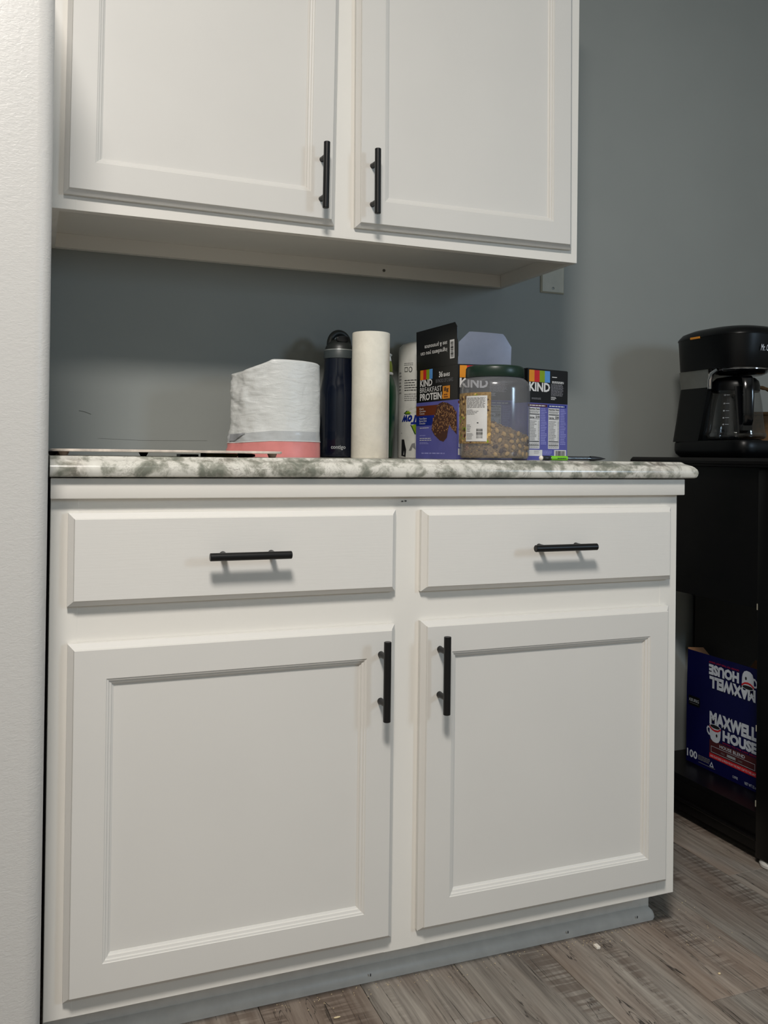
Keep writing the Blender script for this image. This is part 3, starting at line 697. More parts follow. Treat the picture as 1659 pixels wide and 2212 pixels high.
pr.text('8g', U(.69), V(.285), U(.80), V(.228), 'ink', .0007, bold=.02); pr.lines(U(.69), V(.345), U(.81), V(.295), 2, 'print_brown', .0007, seed=2)
for i, (t, w2) in enumerate((('Dark', .16), ('Chocolate', .24), ('Cocoa', .19))): pr.text(t, U(.09), V(.452 + i * .027), U(.09 + w2 * .65), V(.432 + i * .027), 'print_white')
for i, (t, w2) in enumerate((('Peanut Butter', .29), ('Banana Dark', .28), ('Chocolate', .23))): pr.text(t, U(.09), V(.562 + i * .027), U(.09 + w2 * .65), V(.541 + i * .027), 'print_white')
pr.lines(U(.10), V(.665), U(.33), V(.650), 1, 'print_white', seed=3, ragged=0)
pr.lines(U(.10), V(.75), U(.25), V(.735), 1, 'lilac_text', seed=4, ragged=0); pr.lines(U(.10), V(.805), U(.40), V(.765), 2, 'print_white', seed=5, ragged=.1, fill=.35)
pr.lines(U(.10), V(.84), U(.36), V(.815), 2, 'lilac_text', seed=6); pr.lines(U(.15), V(.95), U(.74), V(.93), 1, 'lilac_text', seed=7, fill=.6, ragged=.1)
pr.done('lettering', k1)
# picture of two grain bars on the front
bar1 = [(.57, .40), (.66, .385), (.78, .40), (.90, .44), (.97, .50), (.985, .545), (.97, .62), (.86, .58), (.80, .68), (.77, .77), (.69, .815), (.60, .80), (.47, .74), (.40, .68), (.42, .60), (.47, .52), (.52, .44)]
bar2 = [(.985, .50), (.995, .60), (.995, .74), (.86, .66), (.82, .62), (.88, .54)]
pr = Print(plane_map((L_.x, L_.y, CT), fu, (0, 0, 1), fn)); pr.poly([(U(a), V(b)) for a, b in bar1], 'granola_dark', .0005); pr.poly([(U(a), V(b)) for a, b in bar2], 'granola_dark', .0006)
def inside(px, py, pg):
    c = False
    for i in range(len(pg)):
        (x1, y1), (x2, y2) = pg[i], pg[i - 1]
        if (y1 > py) != (y2 > py) and px < (x2 - x1) * (py - y1) / (y2 - y1) + x1: c = not c
    return c
rg = random.Random(4); k_ = 0
while k_ < 230:
    a, b = rg.uniform(.4, 1), rg.uniform(.38, .80)
    if (inside(a, b, bar1) or inside(a, b, bar2)) and not (b > .70 and rg.random() < .85):
        an = rg.uniform(0, PI); r1, r2 = rg.uniform(.0016, .0030), rg.uniform(.0007, .0012)
        cu, cv = U(a), V(b)
        pr.poly([(cu + r1 * math.cos(t) * math.cos(an) - r2 * math.sin(t) * math.sin(an), cv + r1 * math.cos(t) * math.sin(an) + r2 * math.sin(t) * math.cos(an)) for t in [2 * PI * i / 7 for i in range(7)]], rg.choice(('granola_light', 'granola_light', 'card_brown')), .0008 + k_ * 1e-6); k_ += 1
pr.done('bar_picture', k1)
sw = (Rr - C_).length; su = ((Rr - C_) / sw).to_3d(); sn = Vector((su.y, -su.x, 0))
pr = Print(plane_map((C_.x, C_.y, CT), su, (0, 0, 1), sn)); back_panel(pr, sw, KH, 30); pr.done('side_print', k1)
zt = CT + KH
lf = flap('lid_flap', (L_.x, L_.y, zt), (C_.x, C_.y, zt), [(0, 0), (fw, 0), (fw - .001, .078), (fw - .010, .0885), (.0, .0860)], 'print_black', k1, (-.02, 0), .0012)
T = Vector((-.02, 0, 1))
pr = Print(lambda u, v, l: Vector((L_.x, L_.y, zt)) + fu * u + T * v + fn * (l + .0008))
pr.text('ingredients you can', U(.12), .0285, U(.77), .0405, 'print_white', bold=.01, flip=True)
pr.text('see & pronounce', U(.22), .0430, U(.77), .0550, 'print_white', bold=.01, flip=True)
pr.rect(U(.83), .0135, U(.935), .0530, 'print_white'); pr.bars(U(.85), .0170, U(.915), .0495, vert=False, seed=9)
pr.done('lid_lettering', lf)
def side_top(u):
    if u < .022: return .045 + .0215 * (u - .001) / .021
    if u < sw - .024: return .0665 - .003 * (u - .022) / (sw - .046)
    return .0635 - .0255 * (u - sw + .024) / .019
bm = bmesh.new(); us = [.001 + (sw - .006) * i / 22 for i in range(23)]; nn = Vector((sn.x, sn.y, 0)); G = []
for th_ in (.0005, -.0005):
    G.append([[bm.verts.new(Vector((C_.x, C_.y, zt)) + su * u + Vector((-.05 * h, -.12 * h, h)) + nn * (th_ + .009 * (math.sin(PI * u / sw) - .0) * (h / .066))) for h in (0, side_top(u) * .5, side_top(u))] for u in us])
A0, A1 = G
for i in range(22):
    for k in range(2):
        bm.faces.new((A0[i][k], A0[i + 1][k], A0[i + 1][k + 1], A0[i][k + 1])); bm.faces.new((A1[i][k], A1[i][k + 1], A1[i + 1][k + 1], A1[i + 1][k]))
    bm.faces.new((A0[i][2], A0[i + 1][2], A1[i + 1][2], A1[i][2])); bm.faces.new((A0[i][0], A1[i][0], A1[i + 1][0], A0[i + 1][0]))
for i in (0, 22):
    for k in range(2): bm.faces.new((A0[i][k], A0[i][k + 1], A1[i][k + 1], A1[i][k]))
obj('side_flap', bm, 'card_inner', k1, smooth=True)
flap('rear_flap', (Rr.x, Rr.y, zt), (Q_.x, Q_.y, zt), [(.10, 0), (.17, 0), (.168, .066), (.155, .068), (.13, .050), (.105, .030)], 'card_brown', k1, (.03, 0), .0012)
flap('inner_flap', (L_.x, L_.y, zt), (Q_.x, Q_.y, zt), [(.004, 0), (.108, 0), (.100, .036), (.016, .036)], 'card_inner', k1, (0, .2), .0010)

# second, closed carton standing behind the jar
A_ = Vector((.9640, .2710)); dirn = Vector((math.cos(math.radians(12.6)), math.sin(math.radians(12.6)))); per = Vector((-dirn.y, dirn.x))
B_ = A_ + dirn * .1215; D_ = A_ + per * .1735
k2 = thing('closed_snack_carton', 'closed black and violet snack bar carton, right of the nut jar', 'carton', (1.005, .365, CT))
bm = bmesh.new(); H2 = .1972
add_rings(bm, [[(p.x, p.y, CT + z) for p in (A_, B_, B_ + D_ - A_, D_)] for z in (0, H2)]); obj('box_body', bm, 'print_black', k2)
bm = bmesh.new(); add_rings(bm, [[(p.x, p.y, CT + z) for p in (A_ + dirn * .001 + per * .001, B_ - dirn * .001 + per * .001, B_ - dirn * .001 + per * .085, A_ + dirn * .001 + per * .085)] for z in (H2, H2 + .0012)])
obj('lid_flap', bm, 'print_black', k2)
sn2 = Vector((dirn.y, -dirn.x, 0))
pr = Print(plane_map((A_.x, A_.y, CT), dirn.to_3d(), (0, 0, 1), sn2)); back_panel(pr, .1215, H2, 60); pr.done('side_print', k2)
pr = Print(plane_map((D_.x, D_.y, CT), (-per).to_3d(), (0, 0, 1), (-dirn).to_3d())); pr.rect(0, 0, .1735, H2 * .628, 'print_violet', .0002); pr.done('printed_panel', k2)

# ------------------------------------------------------------------ clear jar of nut mix
jx, jy, jr = .8235, .1600, .0690
jar = thing('nut_mix_jar', 'wide clear plastic jar with dark green lid, part filled with nut mix', 'jar', (jx, jy, CT))
jp = [(.060, .0010), (.0655, .0025), (.0680, .008), (.0685, .020), (.0690, .060), (.0690, .135), (.0680, .146), (.0640, .1535), (.0580, .1585), (.0540, .1605), (.0525, .165)]
obj('jar_wall', lathe([(r, CT + z) for r, z in jp], jx, jy, 72, close_top=False), 'jar_clear', jar, smooth=True, angle=60)
lp = [(.0568, .1605), (.0576, .1615), (.0570, .178), (.0556, .1815), (.052, .1832), (.048, .1830), (.046, .1818), (0, .1795)]
bm = bmesh.new(); rs = []
for r, z in lp[:-1]:
    rs.append([(jx + (r + (.0004 if i % 2 and .160 < z < .180 else 0)) * math.cos(2 * PI * i / 160), jy + (r + (.0004 if i % 2 and .160 < z < .180 else 0)) * math.sin(2 * PI * i / 160), CT + z) for i in range(160)])
add_rings(bm, rs); obj('lid', bm, 'lid_green', jar, smooth=True, angle=50)
# sleeve label wraps the left; u=0 at the camera-facing left edge
lm = cyl(jx, jy, jr + .0003, math.radians(180 + 8))
def arc_rect(pr, u0, v0, u1, v1, m, lift, nu=14): pr.rect(u0, v0, u1, v1, m, lift, nu)
pr = Print(lm); arc_rect(pr, -.060, .0310, .0575, .1290, 'oat', .0001, 26)
rg = random.Random(11)
for i in range(150):
    a, b = rg.uniform(-.058, .055), rg.uniform(.0335, .1265); r1 = rg.uniform(.002, .0042); r2 = r1 * rg.uniform(.55, .9); an = rg.uniform(0, PI)
    pr.poly([(a + r1 * math.cos(t) * math.cos(an) - r2 * math.sin(t) * math.sin(an), b + r1 * math.cos(t) * math.sin(an) + r2 * math.sin(t) * math.cos(an)) for t in [2 * PI * j / 8 for j in range(8)]], rg.choice(('nut', 'oat_dark', 'print_green', 'nut', 'granola_dark')), .0003 + i * 2e-6)
pr.done('picture_label', jar)
pr = Print(lm); arc_rect(pr, .0030, .0350, .0505, .1225, 'print_white', .0009)
pr.lines(.0055, .0990, .0475, .1195, 9, 'label_grey', .0012, fill=.5, seed=21, ragged=.1); pr.lines(.0055, .0860, .0350, .0965, 4, 'label_grey', .0012, fill=.4, seed=22, ragged=.5)
pr.lines(.0055, .0530, .0170, .0680, 5, 'label_grey', .0012, fill=.4, seed=24); pr.lines(.0055, .0385, .0225, .0510, 5, 'label_grey', .0012, fill=.4, seed=25)
pr.rect(.0300, .0695, .0335, .0712, 'ink', .0012); pr.bars(.0290, .0410, .0420, .0600, vert=False, seed=31, lift=.0012)
pr.done('info_label', jar)
# mix: uneven bed of oats and seeds (uncountable) and the nuts that can be picked out
def mix_h(x_, y_):
    dx, dy = (x_ - jx) / jr, (y_ - jy) / jr
    return .066 - .022 * dx + .008 * dy + .004 * noise.noise(Vector((x_ * 60, y_ * 60, 3)))
bm = bmesh.new(); ri = jr - .0045; rs = []
for z in [.004 + .0035 * i for i in range(26)]:
    rs.append([(jx + min(ri, .0600 + z) * math.cos(a), jy + min(ri, .0600 + z) * math.sin(a), CT + min(z, mix_h(jx + ri * math.cos(a), jy + ri * math.sin(a)))) for a in [2 * PI * j / 64 for j in range(64)]])
for q in (.85, .65, .45, .25, .08): rs.append([(jx + ri * q * math.cos(a), jy + ri * q * math.sin(a), CT + mix_h(jx + ri * q * math.cos(a), jy + ri * q * math.sin(a))) for a in [2 * PI * j / 64 for j in range(64)]])
add_rings(bm, rs)
rg = random.Random(5)
for i in range(1900):
    if i < 1350:
        a = rg.uniform(PI * .95, PI * 2.1); z = rg.uniform(.004, .09); r_ = ri - rg.uniform(0, .003)
        x_, y_ = jx + r_ * math.cos(a), jy + r_ * math.sin(a)
        if z > mix_h(x_, y_): continue
        if z < .010: r_ -= .003; x_, y_ = jx + r_ * math.cos(a), jy + r_ * math.sin(a)
    else:
        a = rg.uniform(0, 2 * PI); r_ = ri * math.sqrt(rg.random()) * .97; x_, y_ = jx + r_ * math.cos(a), jy + r_ * math.sin(a); z = mix_h(x_, y_) + rg.uniform(-.001, .002)
    s_ = rg.uniform(.0014, .0030)
    rt = Vector((rg.uniform(-1, 1), rg.uniform(-1, 1), rg.uniform(-1, 1))).to_track_quat('Z', 'Y')
    right = (x_ - jx) / jr
    mt_ = rg.choice((0, 0, 1, 3)) if right < .05 else rg.choice((0, 1, 2, 2, 0))
    n0 = len(bm.faces); add_ico(bm, (x_, y_, CT + z), s_, 1, (1.5, .9, .45), rt, 0)
    bm.faces.ensure_lookup_table()
    for f in bm.faces[n0:]: f.material_index = mt_
nm = obj('nut_mix', bm, ['oat', 'oat_dark', 'cluster', 'nut'], jar, smooth=True, angle=80); nm['kind'] = 'stuff'; nm['label'] = 'loose oats and seeds filling the jar'
nut_me = None
def nut_mesh(mat):
    bm = bmesh.new(); add_ico(bm, (0, 0, 0), 1, 2, (.0056, .0040, .0028))
    for v in bm.verts:
        if abs(v.co.y) < .0011 and v.co.z > 0: v.co.z *= .72
        v.co *= 1 + .08 * noise.noise(v.co * 500)
    me = bpy.data.meshes.new('nut'); bm.to_mesh(me); bm.free(); me.materials.append(M[mat])
    for p in me.polygons: p.use_smooth = True
    return me
nm1, nm2 = nut_mesh('nut'), nut_mesh('granola_dark')
rg = random.Random(21); placed = []
tries = 0
while len(placed) < 46 and tries < 6000:
    tries += 1
    if len(placed) < 36:
        a = rg.uniform(math.radians(212), math.radians(345)); r_ = ri + .0006; x_, y_ = jx + r_ * math.cos(a), jy + r_ * math.sin(a); z = rg.uniform(.010, .075)
        if z > mix_h(x_, y_) - .001: continue
        outw = Vector((math.cos(a), math.sin(a), 0))
    else:
        a = rg.uniform(PI, 2 * PI); r_ = ri * rg.uniform(.3, .9); x_, y_ = jx + r_ * math.cos(a), jy + r_ * math.sin(a); z = mix_h(x_, y_) + .002; outw = Vector((0, -.4, 1)).normalized()
    p = Vector((x_, y_, CT + z))
    if any((p - q).length < .0108 for q in placed): continue
    placed.append(p); dark = len(placed) % 6 == 0
    o = link(bpy.data.objects.new('dark_nut' if dark else 'roasted_nut', nm2 if dark else nm1)); o.location = p
    q = outw.to_track_quat('Z', 'Y'); o.rotation_euler = (q.to_matrix().to_4x4() @ Matrix.Rotation(rg.uniform(0, 2 * PI), 4, 'Z')).to_euler()
    if dark: tag(o, 'dark brown nut lying among the pale oats in clear jar', 'nut', 'dark nuts in the jar')
    else: tag(o, 'pale golden roasted nut among the oats in clear jar', 'nut', 'pale nuts in the jar')

# ------------------------------------------------------------------ pen on the worktop's front edge
pn = thing('ballpoint_pen', 'clear ballpoint pen with lime label and dark tip, lying before closed carton', 'pen', (.90, .004, CT))
pz = CT + .0046; ax = lambda x_: (x_, .004, pz)
obj('barrel', tube([ax(.8520), ax(.9400)], [.0040, .0040], 16), 'pen_clear', pn, smooth=True)
obj('ink_tube', tube([ax(.8520), ax(.9400)], .0016, 10), 'pen_dark', pn, smooth=True)
obj('lime_label', tube([ax(.8545), ax(.8890)], .00425, 16), 'lime_bright', pn, smooth=True)
bm = bmesh.new(); add_tube(bm, [ax(.9400), ax(.9480), ax(.9620), ax(.9690), ax(.9735)], [.0046, .0046, .0030, .0014, .0006], 16); obj('tip', bm, 'pen_dark', pn, smooth=True)
bm = bmesh.new(); add_tube(bm, [ax(.8370), ax(.8380), ax(.8500), ax(.8520)], [.0040, .0044, .0044, .0036], 16); obj('end_sleeve', bm, 'pen_dark', pn, smooth=True)
bm = bmesh.new(); add_ico(bm, ax(.8345), .0044, 3, (.9, 1, 1)); obj('eraser', bm, 'eraser', pn, smooth=True)
pr = Print(plane_map((.8545, .004 - .0042, pz), (1, 0, 0), (0, 0, 1), (0, -1, 0))); pr.lines(.012, -.0010, .032, .0010, 1, 'bottle_green', fill=.7, seed=3); pr.done('lettering', pn)

# ------------------------------------------------------------------ dark cart
ct = thing('espresso_cart', 'dark espresso wood side table with lower shelf, right of base cabinet', 'side table', (1.80, .37, 0))
CX0, CX1, CY0, CY1, CZ = 1.488, 2.12, .102, .606, .9200
rs = [[(x_, y_, z_) for x_, y_ in ((CX0 + i, CY0 + i), (CX1 - i, CY0 + i), (CX1 - i, CY1), (CX0 + i, CY1))] for i, z_ in ((.010, .8975), (.004, .9000), (.004, .9035), (.0, .9060), (.0, .9125), (.004, .9170), (.008, .9200))]
obj('table_top', loft(rs), 'espresso', ct, smooth=True, angle=25)
LX0, LX1, LY0, LY1 = 1.511, 2.097, .127, .596
for x_ in (LX0, LX1 - .048):
    for y_ in (LY0, LY1 - .048):
        lg = obj('leg', bx(x_, x_ + .048, y_, y_ + .048, .016, .8975, bev=.004), 'espresso', ct, smooth=True)
        obj('foot_glide', lathe([(.018, 0), (.0235, .002), (.0245, .008), (.020, .0165)], x_ + .024, y_ + .024, 28), 'foot_white', lg, smooth=True)['label'] = 'pale round foot glide'
for x_ in (LX0 + .006, LX1 - .022): obj('side_panel', bx(x_, x_ + .016, LY0 + .047, LY1 - .047, .577, .8975), 'espresso', ct)
obj('back_panel', bx(LX0 + .022, LX1 - .022, LY1 - .014, LY1 - .006, .577, .8975), 'espresso', ct)
obj('lower_back_panel', bx(1.692, LX1 - .022, LY1 - .014, LY1 - .006, .112, .577), 'espresso', ct)
obj('upper_shelf', bx(LX0 + .022, LX1 - .022, LY0 + .010, LY1 - .014, .577, .592), 'espresso', ct)
dw = obj('drawer_front', bx(LX0 + .050, LX1 - .050, LY0 + .004, LY0 + .020, .610, .880, bev=.002), 'espresso', ct)
obj('handle', bx(1.76, 1.85, LY0 - .014, LY0 + .004, .74, .752, bev=.003), 'espresso', dw)
obj('lower_shelf', bx(LX0 + .010, LX1 - .010, LY0 + .020, LY1 - .004, .098, .112, bev=.001), 'espresso', ct)
for x_ in (LX0 + .009, LX1 - .024):
    rl = obj('side_rail', bx(x_, x_ + .015, LY0 + .047, LY1 - .047, .025, .098, bev=.001), 'espresso', ct)
    obj('rail_bead', bx(x_ - .0085, x_ + .001, LY0 + .047, LY1 - .047, .050, .0585, bev=.002), 'espresso', rl)
obj('front_rail', bx(LX0 + .047, LX1 - .047, LY0 + .010, LY0 + .024, .030, .098), 'espresso', ct)
for z_ in (.30, .575, .13): obj('pale_edge', bx(LX0 - .0002, LX0 + .001, LY0 + .0455, LY0 + .0478, z_, z_ + .014), 'outlet_cream', ct)['label'] = 'short pale strip on the leg edge'  # short pale strips along one edge of the front left leg

# ------------------------------------------------------------------ blue coffee carton on the lower shelf
fx, fy0, fy1, fz, ftop, fcr = 1.612, .268, .520, .1125, .4090, .302
mb = thing('blue_coffee_carton', 'open dark blue coffee pod carton on the cart lower shelf', 'carton', (1.70, .394, fz))
bm = bmesh.new(); add_rings(bm, [[(fx, fy0, z), (1.79, fy0, z), (1.79, fy1, z), (fx, fy1, z)] for z in (fz, fcr)], cap1=False)
for v in [v for v in bm.verts]: pass
add_rings(bm, [[(fx + .001, fy0 + .001, z), (1.789, fy0 + .001, z), (1.789, fy1 - .001, z), (fx + .001, fy1 - .001, z)] for z in (fcr, fz + .002)], cap0=False, mat=1)
obj('box_body', bm, ['carton_blue', 'card_brown'], mb)
fl = flap('lid_flap', (fx + .0006, fy1, fcr), (fx + .0006, fy0, fcr), [(0, 0), (fy1 - fy0, 0), (fy1 - fy0 - .001, ftop - fcr), (.0035, ftop - fcr)], 'carton_blue', mb, (-.0, 0), .0012)
flap('rear_flap', (1.789, fy1, fcr), (1.789, fy0, fcr), [(.0, 0), (.25, 0), (.245, .06), (.005, .06)], 'card_brown', mb, (.9, 0), .0012)
flap('end_flap', (fx + .002, fy1 - .001, fcr), (1.789, fy1 - .001, fcr), [(.004, 0), (.17, 0), (.10, .060), (.060, .104), (.010, .108)], 'card_brown', mb, (.0, .10), .0012)['label'] = 'orange-brown inner face of end flap'
fw2, fh2 = fy1 - fy0, ftop - fz
U2 = lambda f: f * fw2; V2 = lambda f: fh2 * (1 - f)
fm = plane_map((fx, fy1, fz), (0, -1, 0), (0, 0, 1), (-1, 0, 0))
pr = Print(fm)
def mug(pr, cu, cv, s_, flip):
    k = -1 if flip else 1
    T_ = lambda a, b: (cu + k * a * s_, cv + k * b * s_)
    pr.poly([T_(*p) for p in ((-1.0, .75), (-1.35, .75), (-1.55, .45), (-1.45, -.05), (-1.15, -.35), (-.85, -.35), (-.90, -.12), (-1.10, -.08), (-1.28, .12), (-1.35, .40), (-1.22, .55), (-1.0, .55))], 'mug_white', .0005)
    pr.poly([T_(*p) for p in ((-1, .95), (-.95, -.2), (-.75, -.75), (-.35, -1.0), (.2, -1.05), (.6, -.9), (.85, -.55), (.95, -.1), (1, .95))], 'mug_white', .0007)
    pr.ell(cu, cv + k * .95 * s_, 1.0 * s_, .30 * s_, 'mug_white', .0009)
    pr.poly([T_(*p) for p in ((-1, .95), (-.5, .62), (0, .55), (.5, .62), (1, .95), (1, .70), (.5, .40), (0, .32), (-.5, .40), (-1, .70))], 'print_red', .0011)
    pr.ell(cu, cv + k * .95 * s_, .86 * s_, .23 * s_, 'ink', .0012); pr.ell(cu + k * .3 * s_, cv - k * .1 * s_, .15 * s_, .2 * s_, 'ink', .0012)
pr.rect(U2(.345), V2(.845), U2(.985), V2(.725), 'print_maroon', .0004); pr.rect(U2(.345), V2(.880), U2(.985), V2(.840), 'print_red', .0006)
pr.text('MAXWELL', U2(.345), V2(.590), U2(.985), V2(.478), 'mug_white', .0008, bold=.06); pr.text('HOUSE', U2(.53), V2(.695), U2(.985), V2(.602), 'mug_white', .0008, bold=.06)
pr.text('GOOD TO THE LAST DROP', U2(.53), V2(.716), U2(.985), V2(.704), 'print_red', .0008)
mug(pr, U2(.425), V2(.665), .0200, False)
pr.text('HOUSE BLEND', U2(.49), V2(.766), U2(.83), V2(.738), 'mug_white', .0008, bold=.01)
pr.frame(U2(.37), V2(.828), U2(.96), V2(.775), .0008, 'mug_white', .0008); pr.rect(U2(.59), V2(.815), U2(.71), V2(.790), 'label_grey', .0009)
pr.text('MILD', U2(.51), V2(.812), U2(.56), V2(.796), 'label_grey', .0009); pr.text('MEDIUM', U2(.60), V2(.811), U2(.70), V2(.795), 'mug_white', .0011); pr.text('DARK', U2(.74), V2(.812), U2(.80), V2(.796), 'label_grey', .0009)
pr.text('100% FLAVORED & FRESH FROM THE FIRST CUP TO THE LAST', U2(.36), V2(.870), U2(.97), V2(.852), 'mug_white', .0009)
pr.text('100', U2(.015), V2(.955), U2(.170), V2(.885), 'mug_white', .0008, bold=.03)
pr.lines(U2(.185), V2(.945), U2(.36), V2(.900), 4, 'label_grey', .0008, seed=71, fill=.5, ragged=.1)
pr.poly([(U2(.35), V2(.958)), (U2(.41), V2(.958)), (U2(.38), V2(.912))], 'mug_white', .0009); pr.poly([(U2(.365), V2(.950)), (U2(.395), V2(.950)), (U2(.38), V2(.928))], 'carton_blue', .0011)
pr.rect(U2(.19), V2(.968), U2(.43), V2(.964), 'label_grey', .0008)
pr.text('COFFEE', U2(.67), V2(.965), U2(.74), V2(.945), 'mug_white', .0008); pr.text('NET WT 32 oz', U2(.83), V2(.975), U2(.985), V2(.952), 'mug_white', .0008)
pr.rect(U2(.03), V2(.490), U2(.20), V2(.405), 'print_black', .0005); pr.text('KEURIG', U2(.045), V2(.455), U2(.185), V2(.428), 'mug_white', .0008)
pr.rect(U2(.05), V2(.470), U2(.18), V2(.467), 'label_grey', .0008)
pr.done('lettering', mb)
pr = Print(lambda u, v, l: fm(u, v, l + .0012))
pr.text('MAXWELL', U2(.345), V2(.275), U2(.965), V2(.172), 'mug_white', .0008, bold=.06, flip=True); pr.text('HOUSE', U2(.335), V2(.162), U2(.750), V2(.070), 'mug_white', .0008, bold=.06, flip=True)
pr.text('GOOD TO THE LAST DROP', U2(.335), V2(.060), U2(.750), V2(.046), 'print_red', .0008, flip=True)
mug(pr, U2(.865), V2(.105), .0200, True)
pr.done('flap_lettering', fl)

# ------------------------------------------------------------------ drip coffee maker
mx, my, mz = 1.624, .374, .9202
mk = thing('coffee_maker', 'black drip coffee maker with steel band and glass carafe on dark cart', 'coffee maker', (mx, my, mz))
def se(cy_, a, b, z, e=4.5): return superell(mx, cy_, a, b, mz + z, 64, e)
rs = [se(my + .004, .082, .122, .0, 5), se(my + .004, .0900, .130, .010, 5.5), se(my + .004, .0912, .1315, .020, 6), se(my + .004, .0905, .131, .036, 6), se(my + .004, .0880, .128, .0415, 6), se(my + .004, .080, .118, .0425, 5)]
base = obj('base', loft(rs), 'plastic_black', mk, smooth=True)
pr = Print(plane_map((mx - .03, my - .1200, mz), (1, 0, 0), (0, 0, 1), (0, -1, 0))); pr.rect(0, .012, .060, .032, 'gloss_black', .0022); pr.done('control_window', base)
obj('warming_plate', lathe([(.060, mz + .0420), (.062, mz + .0450), (.058, mz + .0462), (0, mz + .0462)], mx, my - .010, 40), 'plastic_black', mk, smooth=True)
def col_ring(z, w_, yb, yf):     # C-shaped column with side cheeks
    t = .012; r = .018; b = my + yb
    return [(mx - w_, my + yf, mz + z), (mx - w_, b - r, mz + z), (mx - w_ + r * .3, b - r * .3, mz + z), (mx - w_ + r, b, mz + z), (mx + w_ - r, b, mz + z), (mx + w_ - r * .3, b - r * .3, mz + z), (mx + w_, b - r, mz + z), (mx + w_, my + yf + .05, mz + z),
            (mx + w_ - t, my + yf + .05, mz + z), (mx + w_ - t, my + .074, mz + z), (mx - w_ + t, my + .074, mz + z), (mx - w_ + t, my + yf, mz + z)]
obj('column', loft([col_ring(.040, .0888, .1300, .025), col_ring(.10, .0840, .122, .015), col_ring(.1755, .0800, .112, .000)]), 'plastic_black', mk, smooth=True)
obj('steel_band', loft([col_ring(.1755, .0799, .1118, .000), col_ring(.2200, .0835, .1135, -.004)]), 'steel', mk, smooth=True)
obj('chrome_trim', tube([(mx - .0745, my + .000, mz + .172), (mx - .076, my - .002, mz + .195), (mx - .077, my - .010, mz + .210), (mx - .076, my - .030, mz + .2195)], .0060, 12), 'chrome', mk, smooth=True)
rs = [se(my + .012, .089, .116, .220, 3.6), se(my + .012, .0905, .118, .224, 3.6), se(my + .010, .0950, .122, .260, 3.4), se(my + .010, .0985, .125, .292, 3.2), se(my + .010, .0990, .1255, .300, 3.2)]
head = obj('brew_head', loft(rs), 'plastic_black', mk, smooth=True, angle=50)
rs = [se(my + .010, .1000, .127, .3000, 3.2), se(my + .010, .0995, .1265, .3035, 3.2), se(my + .010, .092, .118, .3150, 3.0), se(my + .010, .074, .098, .3230, 2.8), se(my + .010, .04, .055, .3275, 2.4), se(my + .010, .006, .008, .3285, 2)]
lid2 = obj('lid', loft(rs), 'plastic_black', mk, smooth=True, angle=60)
obj('release_tab', bx(mx - .1015, mx - .0975, my + .008, my + .042, mz + .2975, mz + .3030, bev=.0008), 'orange_plastic', lid2)['label'] = 'orange tab under the lid rim'
pr = Print(plane_map((mx - .026, my + .010 - .1250, mz), (1, 0, 0), (0, 0, 1), (0, -1, 0)))
pr.text('Mr. Coffee', .001, .2585, .045, .2745, 'mug_white', .0008, bold=.01, shear=.35); pr.done('lettering', head)
cx_, cy_ = mx - .002, my - .010
obj('filter_basket', lathe([(.050, mz + .206), (.060, mz + .210), (.066, mz + .219), (.0665, mz + .221)], cx_, cy_ - .018, 48), 'gloss_black', mk, smooth=True)
obj('chrome_ring', lathe([(.0665, mz + .2150), (.0690, mz + .2175), (.0690, mz + .2205), (.066, mz + .222)], cx_, cy_ - .018, 64), 'chrome', mk, smooth=True)
cf = obj('carafe', lathe([(r, mz + z) for r, z in [(.058, .0466), (.066, .0475), (.0705, .053), (.0715, .060), (.0690, .072), (.0660, .100), (.0615, .140), (.0570, .166), (.0545, .172)]], cx_, cy_, 64, close_top=False), 'glass', mk, smooth=True, angle=60)
obj('carafe_lid', lathe([(r, mz + z) for r, z in [(.0548, .165), (.0572, .168), (.0572, .180), (.0545, .192), (.046, .200), (.020, .204), (0, .204)]], cx_, cy_, 48), 'plastic_black', cf, smooth=True)
obj('carafe_foot_ring', lathe([(r, mz + z) for r, z in [(.066, .0470), (.0722, .0520), (.0735, .0575), (.0722, .0620), (.0700, .0625)]], cx_, cy_, 64), 'glass', cf, smooth=True)
hd = Vector((-.47, -.88, 0)).normalized(); hs = Vector((-hd.y, hd.x, 0)); c0 = Vector((cx_, cy_, mz))
bm = bmesh.new()
def hsec(d, z, w_, t): p = c0 + hd * d + Vector((0, 0, z)); return [tuple(p + hs * a * w_ + hd * b * t) for a, b in ((-1, -.6), (-.6, -1), (.6, -1), (1, -.6), (1, .6), (.6, 1), (-.6, 1), (-1, .6))]
add_rings(bm, [hsec(.062, .200, .014, .006), hsec(.080, .200, .014, .007), hsec(.098, .192, .0135, .009), hsec(.107, .176, .0130, .007), hsec(.110, .150, .0125, .006), hsec(.110, .110, .0115, .006), hsec(.109, .088, .0108, .006), hsec(.100, .078, .0105, .006)])
add_rings(bm, [hsec(.058, .176, .018, .004), hsec(.063, .150, .018, .003), hsec(.0685, .110, .016, .003), hsec(.0735, .072, .015, .003), hsec(.0755, .060, .015, .003)])
add_rings(bm, [[tuple(c0 + hd * d + hs * a + Vector((0, 0, z))) for a, z in ((-.011, .066), (.011, .066), (.011, .080), (-.011, .080))] for d in (.070, .105)])
obj('handle', bm, 'gloss_black', cf, smooth=True, angle=40)
lmk = lambda u, v, l: Vector((cx_ + (.0715 - (v - .055) * .125 + l) * math.cos(math.radians(196) + u / .066), cy_ + (.0715 - (v - .055) * .125 + l) * math.sin(math.radians(196) + u / .066), mz + v))
pr = Print(lmk)
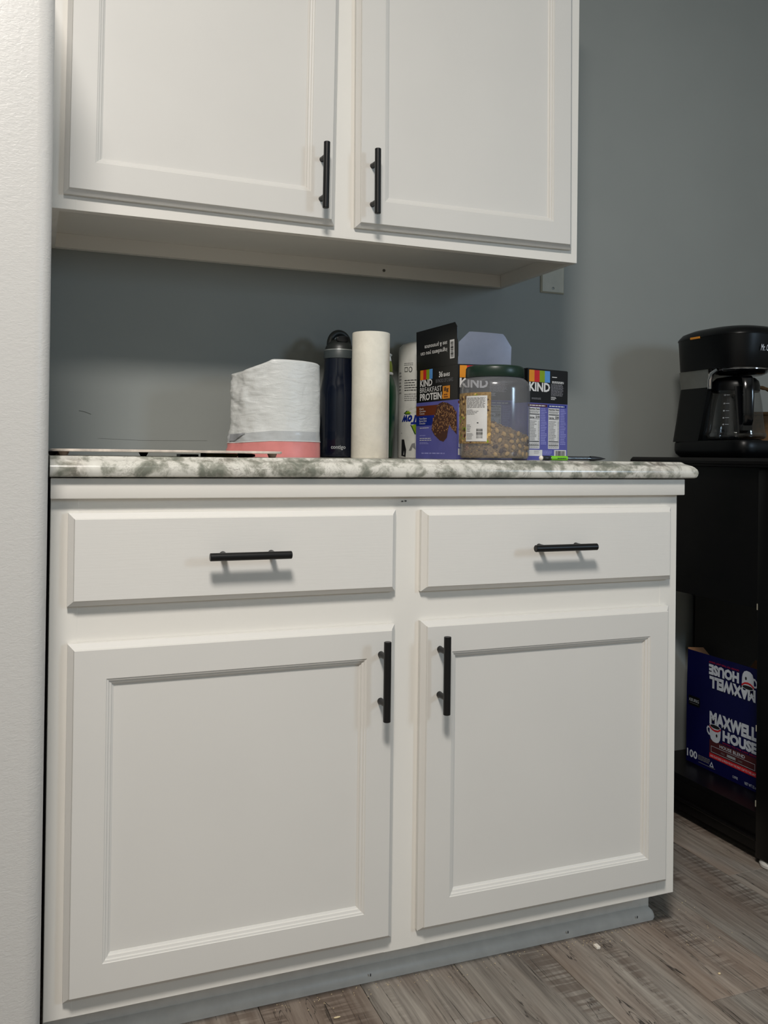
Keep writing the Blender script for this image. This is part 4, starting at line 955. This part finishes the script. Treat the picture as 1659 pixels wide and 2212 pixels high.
for i, (t, v_) in enumerate((('4', .082), ('6', .0985), ('8', .116), ('10', .134), ('12', .155))):
    pr.rect(.012, v_ - .0003, .021, v_ + .0003, 'mug_white', .0008); pr.text(t, .006, v_ - .0018, .010, v_ + .0018, 'mug_white', .0008)
pr.done('cup_marks', cf)

# brown basket just inside the right edge, behind the carafe
bkx, bky = 1.835, .500
bk = thing('brown_basket', 'brown woven basket behind the coffee maker at right edge', 'basket', (bkx, bky, CZ))
bm = bmesh.new(); rs = []
for i in range(13):
    z = .0002 + .118 * i / 12; r = .070 + .012 * i / 12
    rs.append([(bkx + (r + .0022 * math.sin(PI * (i + j))) * math.cos(2 * PI * j / 48) + .0016 * ((i + j) % 2) * math.cos(2 * PI * j / 48), bky + (r + .0016 * ((i + j) % 2)) * math.sin(2 * PI * j / 48), CZ + z) for j in range(48)])
rs += [[(bkx + (p[0] - bkx) * .93, bky + (p[1] - bky) * .93, p[2]) for p in rs[-1]], [(bkx + (p[0] - bkx) * .9, bky + (p[1] - bky) * .9, CZ + .006) for p in rs[0]]]
add_rings(bm, rs); obj('woven_body', bm, 'wicker', bk, smooth=True, angle=30)
obj('rim', tube([(bkx + .083 * math.cos(a), bky + .083 * math.sin(a), CZ + .119) for a in [2 * PI * j / 48 for j in range(48)]], .005, 8, closed=True), 'wicker', bk, smooth=True)
obj('handle', tube([(bkx + .083 * math.cos(a), bky, CZ + .120 + .075 * math.sin(a)) for a in [PI * j / 24 for j in range(25)]], [.0045 + .0012 * (j % 2) for j in range(25)], 8), 'wicker', bk, smooth=True)

# ------------------------------------------------------------------ crumbs on the floor, wall scratches
tag(obj('wood_chip', bx(.966, .974, .004, .016, .0001, .0045, bev=.0006), 'eraser'), 'small pale chip on the floor planks before right door', 'debris')
for (x_, y_), nm_, lb in (((1.1245, -.138), 'amber_crumb', 'small amber crumb on the planks at lower right'), ((.4478, -.019), 'splinter', 'thin tan splinter on the planks below the left door')):
    bm = bmesh.new(); add_ico(bm, (x_, y_, .0018), .0028 if nm_ == 'amber_crumb' else .0062, 2, (1, .8, .6) if nm_ == 'amber_crumb' else (1, .25, .24), mat=0)
    tag(obj(nm_, bm, 'crumb', smooth=True), lb, 'debris')
bm = bmesh.new(); rg = random.Random(2)
for i in range(150):
    t = rg.random(); x_ = .35 + .9 * t; y_ = .050 - abs(rg.gauss(0, .018)) if x_ < 1.13 else rg.uniform(-.06, .10)
    add_ico(bm, (x_, y_, .0006), rg.uniform(.0005, .0011), 1, (1, 1, .7))
cr = obj('floor_crumbs', bm, 'crumb'); tag(cr, 'scatter of tiny pale crumbs along the toe kick', 'debris'); cr['kind'] = 'stuff'
for nm_, pts_, lb in (('wall_scratch', [(.0650, .6106, 1.0035), (.078, .6106, 1.0010), (.090, .6106, .9965)], 'short dark scratch on the grey wall above the raised board'),
                      ('wall_scuff', [(.105, .6106, .9450), (.20, .6106, .9420), (.34, .6106, .9440)], 'faint long scuff line on the grey wall left of roll pack')):
    o = obj(nm_, tube(pts_, .0004 if nm_ == 'wall_scratch' else .00016, 6), 'scuff' if nm_ == 'wall_scratch' else 'wall_scuff'); tag(o, lb, 'wall mark')
